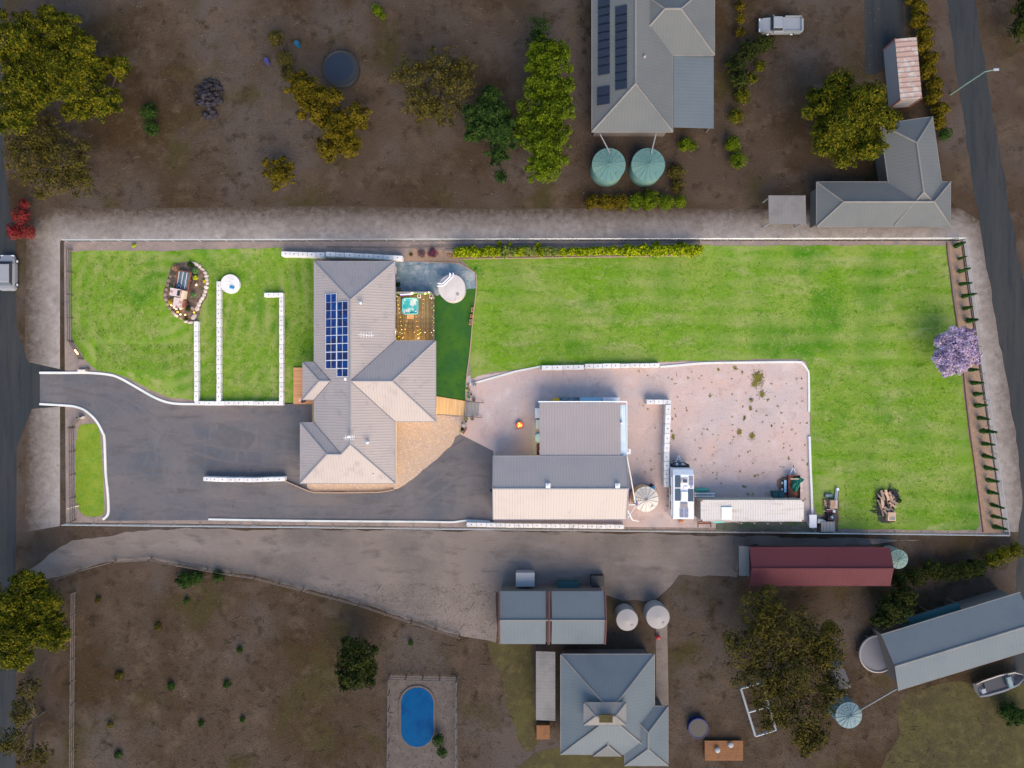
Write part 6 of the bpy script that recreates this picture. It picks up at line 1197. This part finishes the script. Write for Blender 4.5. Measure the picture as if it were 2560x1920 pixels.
# items above the two bay shed
crate('white boxy trailer above the two bay shed','trailer','white_trailer',1290,1336,1432,1466,.3,1.6,'white_dim'); crate('dark green skip above the two bay shed','skip bin','green_skip',1394,1446,1456,1478,0,1.1,'bin_green'); crate('black crate at the upper right corner of the two bay shed','crate','black_crate',1478,1510,1440,1466,0,.9,'black')
# rubble heap + dark round pond upper left
rgk=random.Random(9); rk=thing('rubble_heap','heap of dark grey rubble in the upper left paddock','rubble heap',g(524,246))
for k in range(110):
    a_=rgk.uniform(0,6.28); q_=rgk.random()**.5; p=g(524+34*q_*math.cos(a_),248+48*q_*math.sin(a_)); s=rgk.uniform(.16,.42); MB().ball((p.x,p.y,.1+.9*(1-q_)),s,7,5,sq=(1,rgk.uniform(.6,1),.7),jit=.2).build('lump','dark_rubble',rk)
p=g(857,180); t=thing('round_pond','dark round stock tank in the upper left paddock','stock tank',p); MB().cyl((p.x,p.y,0),2.15,.9,36).build('wall','black',t); MB().torus((p.x,p.y,.9),2.1,.1,36,6).build('rim','black',t); MB().cyl((p.x-.2,p.y+.2,.82),1.7,.09,36).build('water','n_solar',t)
for x,y,r_,c_,lab in ((743,110,8,'drum_blue','small bright blue drum in the upper left paddock'),(667,153,7,'drum_violet','small violet blue drum near the thin bush in the upper left paddock')):
    p=g(x,y,.5); t=thing('plastic_drum',lab,'drum',(p.x,p.y,0)); MB().cyl((p.x,p.y,0),.3,.8,16).build('body',c_,t); MB().torus((p.x,p.y,.8),.29,.025,16,5).build('rim',c_,t)
# trees
T=[('large olive green tree filling the upper left corner','tree',[(60,110,62),(150,75,48),(75,215,60),(170,190,60),(40,290,48),(200,140,40)],9,'leaf_olive'),
('yellowish tree crown reaching right of the big upper left tree','tree',[(235,175,34),(255,255,40),(300,168,26),(200,270,34)],6,'leaf_olive'),
('sparse dull tree on the left above the red bush','tree',[(110,345,44),(70,400,48),(170,400,48),(200,455,34),(120,460,34)],6,'leaf_dry'),
('low dark green bush in the upper left paddock','bush',[(372,280,22),(378,320,20)],1.6,'leaf_green'),
('red flowering bush beside the left road','bush',[(52,540,22),(38,578,22),(72,580,18),(60,510,14)],2.4,'leaf_red'),
('yellow olive tree below the dark round stock tank','tree',[(765,225,38),(800,270,44),(845,320,40),(870,360,34),(895,290,26),(820,375,26)],6,'leaf_yellow'),
('small round yellow tree in the middle of the upper left paddock','tree',[(698,435,34)],3,'leaf_yellow'),
('wispy pale olive tree in the upper middle','tree',[(1030,190,40),(1100,170,40),(1140,215,38),(1050,260,38),(1110,275,34),(1160,175,26)],6,'leaf_dry'),
('dark green tree left of the bright lime row','tree',[(1225,285,46),(1250,330,42),(1200,320,34),(1245,385,24),(1252,440,16)],6,'leaf_green'),
('topmost sparse crown of the lime green row','tree',[(1352,70,26),(1345,100,24)],5,'leaf_green'),
('upper tree of the bright lime green row','tree',[(1375,150,44),(1350,130,30),(1400,130,26)],7,'leaf_lime'),
('second tree of the bright lime green row','tree',[(1355,215,42),(1395,225,34)],7,'leaf_lime'),
('third tree of the bright lime green row','tree',[(1350,290,44),(1395,275,34)],7,'leaf_lime'),
('fourth tree of the bright lime green row','tree',[(1345,350,42),(1390,345,32)],7,'leaf_lime'),
('lowest tree of the bright lime green row','tree',[(1360,420,38),(1385,400,26)],6,'leaf_lime'),
('small lime shrub at the top edge of the picture','shrub',[(942,25,15),(955,40,10)],1.5,'leaf_lime'),
('thin yellow bush in the upper left paddock beside the drums','bush',[(690,95,20),(715,150,22),(718,185,18)],2,'leaf_dry'),
('yellow hedge bush below the left green tank','bush',[(1480,505,20),(1515,505,22),(1550,506,22)],1.8,'leaf_yellow'),
('green hedge bush below the right green tank','bush',[(1590,503,22),(1625,502,24),(1665,505,22),(1700,503,18)],1.8,'leaf_lime'),
('small green bush right of the neighbour eave above the tanks','bush',[(1712,360,18),(1730,365,14)],1.6,'leaf_lime'),
('dark green bush strip right of the green tanks','bush',[(1690,430,22),(1695,465,18)],1.4,'leaf_dry'),
('long yellow hedge top at the upper edge right of the neighbour house','bush',[(1850,15,14),(1852,45,14),(1850,80,14)],2,'leaf_yellow'),
('dark shrub mass right of the neighbour house','bush',[(1875,130,26),(1840,160,26),(1910,110,24),(1850,200,24)],2.6,'leaf_dark'),
('mixed bright shrub below the dark shrub mass','bush',[(1900,165,16),(1880,195,16),(1855,240,22),(1840,290,20)],2,'leaf_olive'),
('lower green shrub in the row beside the neighbour path','bush',[(1832,360,22),(1845,400,22)],2,'leaf_lime'),
('big round olive tree left of the upper right house','tree',[(2118,300,84),(2070,260,44),(2165,265,46),(2070,350,44),(2160,345,46),(2110,385,32)],8,'leaf_olive'),
('dark bush beside the gable of the upper right house','bush',[(2362,335,18)],2.2,'leaf_green'),
('dark green tree at the upper right corner of the picture','tree',[(2556,70,30),(2560,20,24)],4,'leaf_dark'),
('large yellow green tree at the lower left edge','tree',[(70,1460,36),(30,1510,46),(110,1510,42),(60,1580,56),(130,1580,40),(30,1640,36)],7,'leaf_olive'),
('sparse tree below the lower left tree','tree',[(75,1720,24),(60,1780,28),(35,1850,34),(90,1890,32)],5,'leaf_dry'),
('round dark green tree left of the oval pool','tree',[(892,1640,44),(892,1680,42)],5,'leaf_dark'),
('green bush at the pool terrace corner','bush',[(1095,1850,16),(1105,1880,14)],1.8,'leaf_green'),
('green creeping bush at the lane fence','bush',[(462,1452,24),(490,1445,20),(545,1440,16)],1,'leaf_green'),
('large sparse olive tree at lower right','tree',[(1900,1530,52),(1960,1580,56),(1860,1620,50),(2040,1600,46),(1980,1680,56),(1900,1700,48),(2060,1640,40),(1930,1760,48),(2010,1790,54),(2080,1720,38),(2020,1840,36)],8,'leaf_dry'),
('yellowish crown beside the lower right dark car','tree',[(2065,1610,24),(2075,1570,18),(2055,1650,20)],6,'leaf_yellow'),
('dark tree above the angled shed','tree',[(2230,1520,36),(2260,1490,26),(2205,1550,22)],4,'leaf_dark'),
('dark hedge bush right of the maroon shed','bush',[(2250,1450,22),(2290,1440,26),(2330,1425,24)],2.2,'leaf_dark'),
('dark hedge bush further right along the lower lane','bush',[(2370,1430,24),(2410,1425,24),(2445,1420,24)],2.2,'leaf_dark'),
('yellow green hedge bush at the right end of the lower lane','bush',[(2480,1400,22),(2510,1385,22),(2540,1375,20)],2.0,'leaf_olive'),
('green bush at the right edge below the angled shed','bush',[(2520,1780,26),(2550,1790,24)],2.0,'leaf_green')]
for lab,cat,lb,h_,m_ in T:
    sparse='sparse' in lab or 'wispy' in lab or 'thin' in lab
    tree(lab,cat,lb,h_,m_,leaf=.12 if h_>2.5 else .09,dens=(18 if sparse else 40) if h_>2.5 else 75,name='tree' if cat=='tree' else cat,core=not sparse,trunk_r=.2 if h_>4 else .06,clear=.62 if h_>2.5 else .5)
# yellow hedge along the right neighbour drive
hv2=[leafmesh('hedge_shrub',[(0,0,1.0,.95,.95,.9)]+[(random.uniform(-.6,.6),random.uniform(-.6,.6),1.5,.45,.45,.4) for _ in range(4)],.14,45,'leaf_yellow',200+v) for v in range(3)]
for i in range(11):
    u=i/10; x=2288+62*u+(6 if i%2 else -4); y=-10+315*u; c=g(x,y,1.2); o=bpy.data.objects.new('hedge_shrub',hv2[i%3]); sc.collection.objects.link(o); o.location=(c.x,c.y,0); o.rotation_euler=(0,0,i*1.3); tagm(o,'%s yellow shrub from the top in the hedge beside the right road'%ORD[i],'shrub','yellow hedge shrubs beside the right road')
for lab,x,y,r_ in (('green tuft nearest the lane fence in the bottom paddock',466,1502,9),('olive tuft in the upper part of the bottom paddock',394,1568,11),('green tuft at the right of the bottom paddock, upper one',599,1625,10),('largest green tuft in the middle of the bottom paddock',426,1716,13),('green tuft right of the largest paddock tuft',566,1710,11),('green tuft near the bottom middle of the paddock',502,1808,10),('green tuft at the bottom right of the paddock',606,1800,10),('dark green tuft at the lower left of the paddock',296,1888,12),('brown tuft left of the bottom paddock',275,1812,9),('brown weed patch in the left half of the paddock',298,1690,14),('small green tuft below the round tree',1027,1607,8),('grey green tuft at the top of the paddock',245,1500,10)):
    shrub(lab,x,y,r_,'leaf_green' if 'green' in lab and 'grey' not in lab else 'leaf_dry',.5,leaf=.10,dens=60)
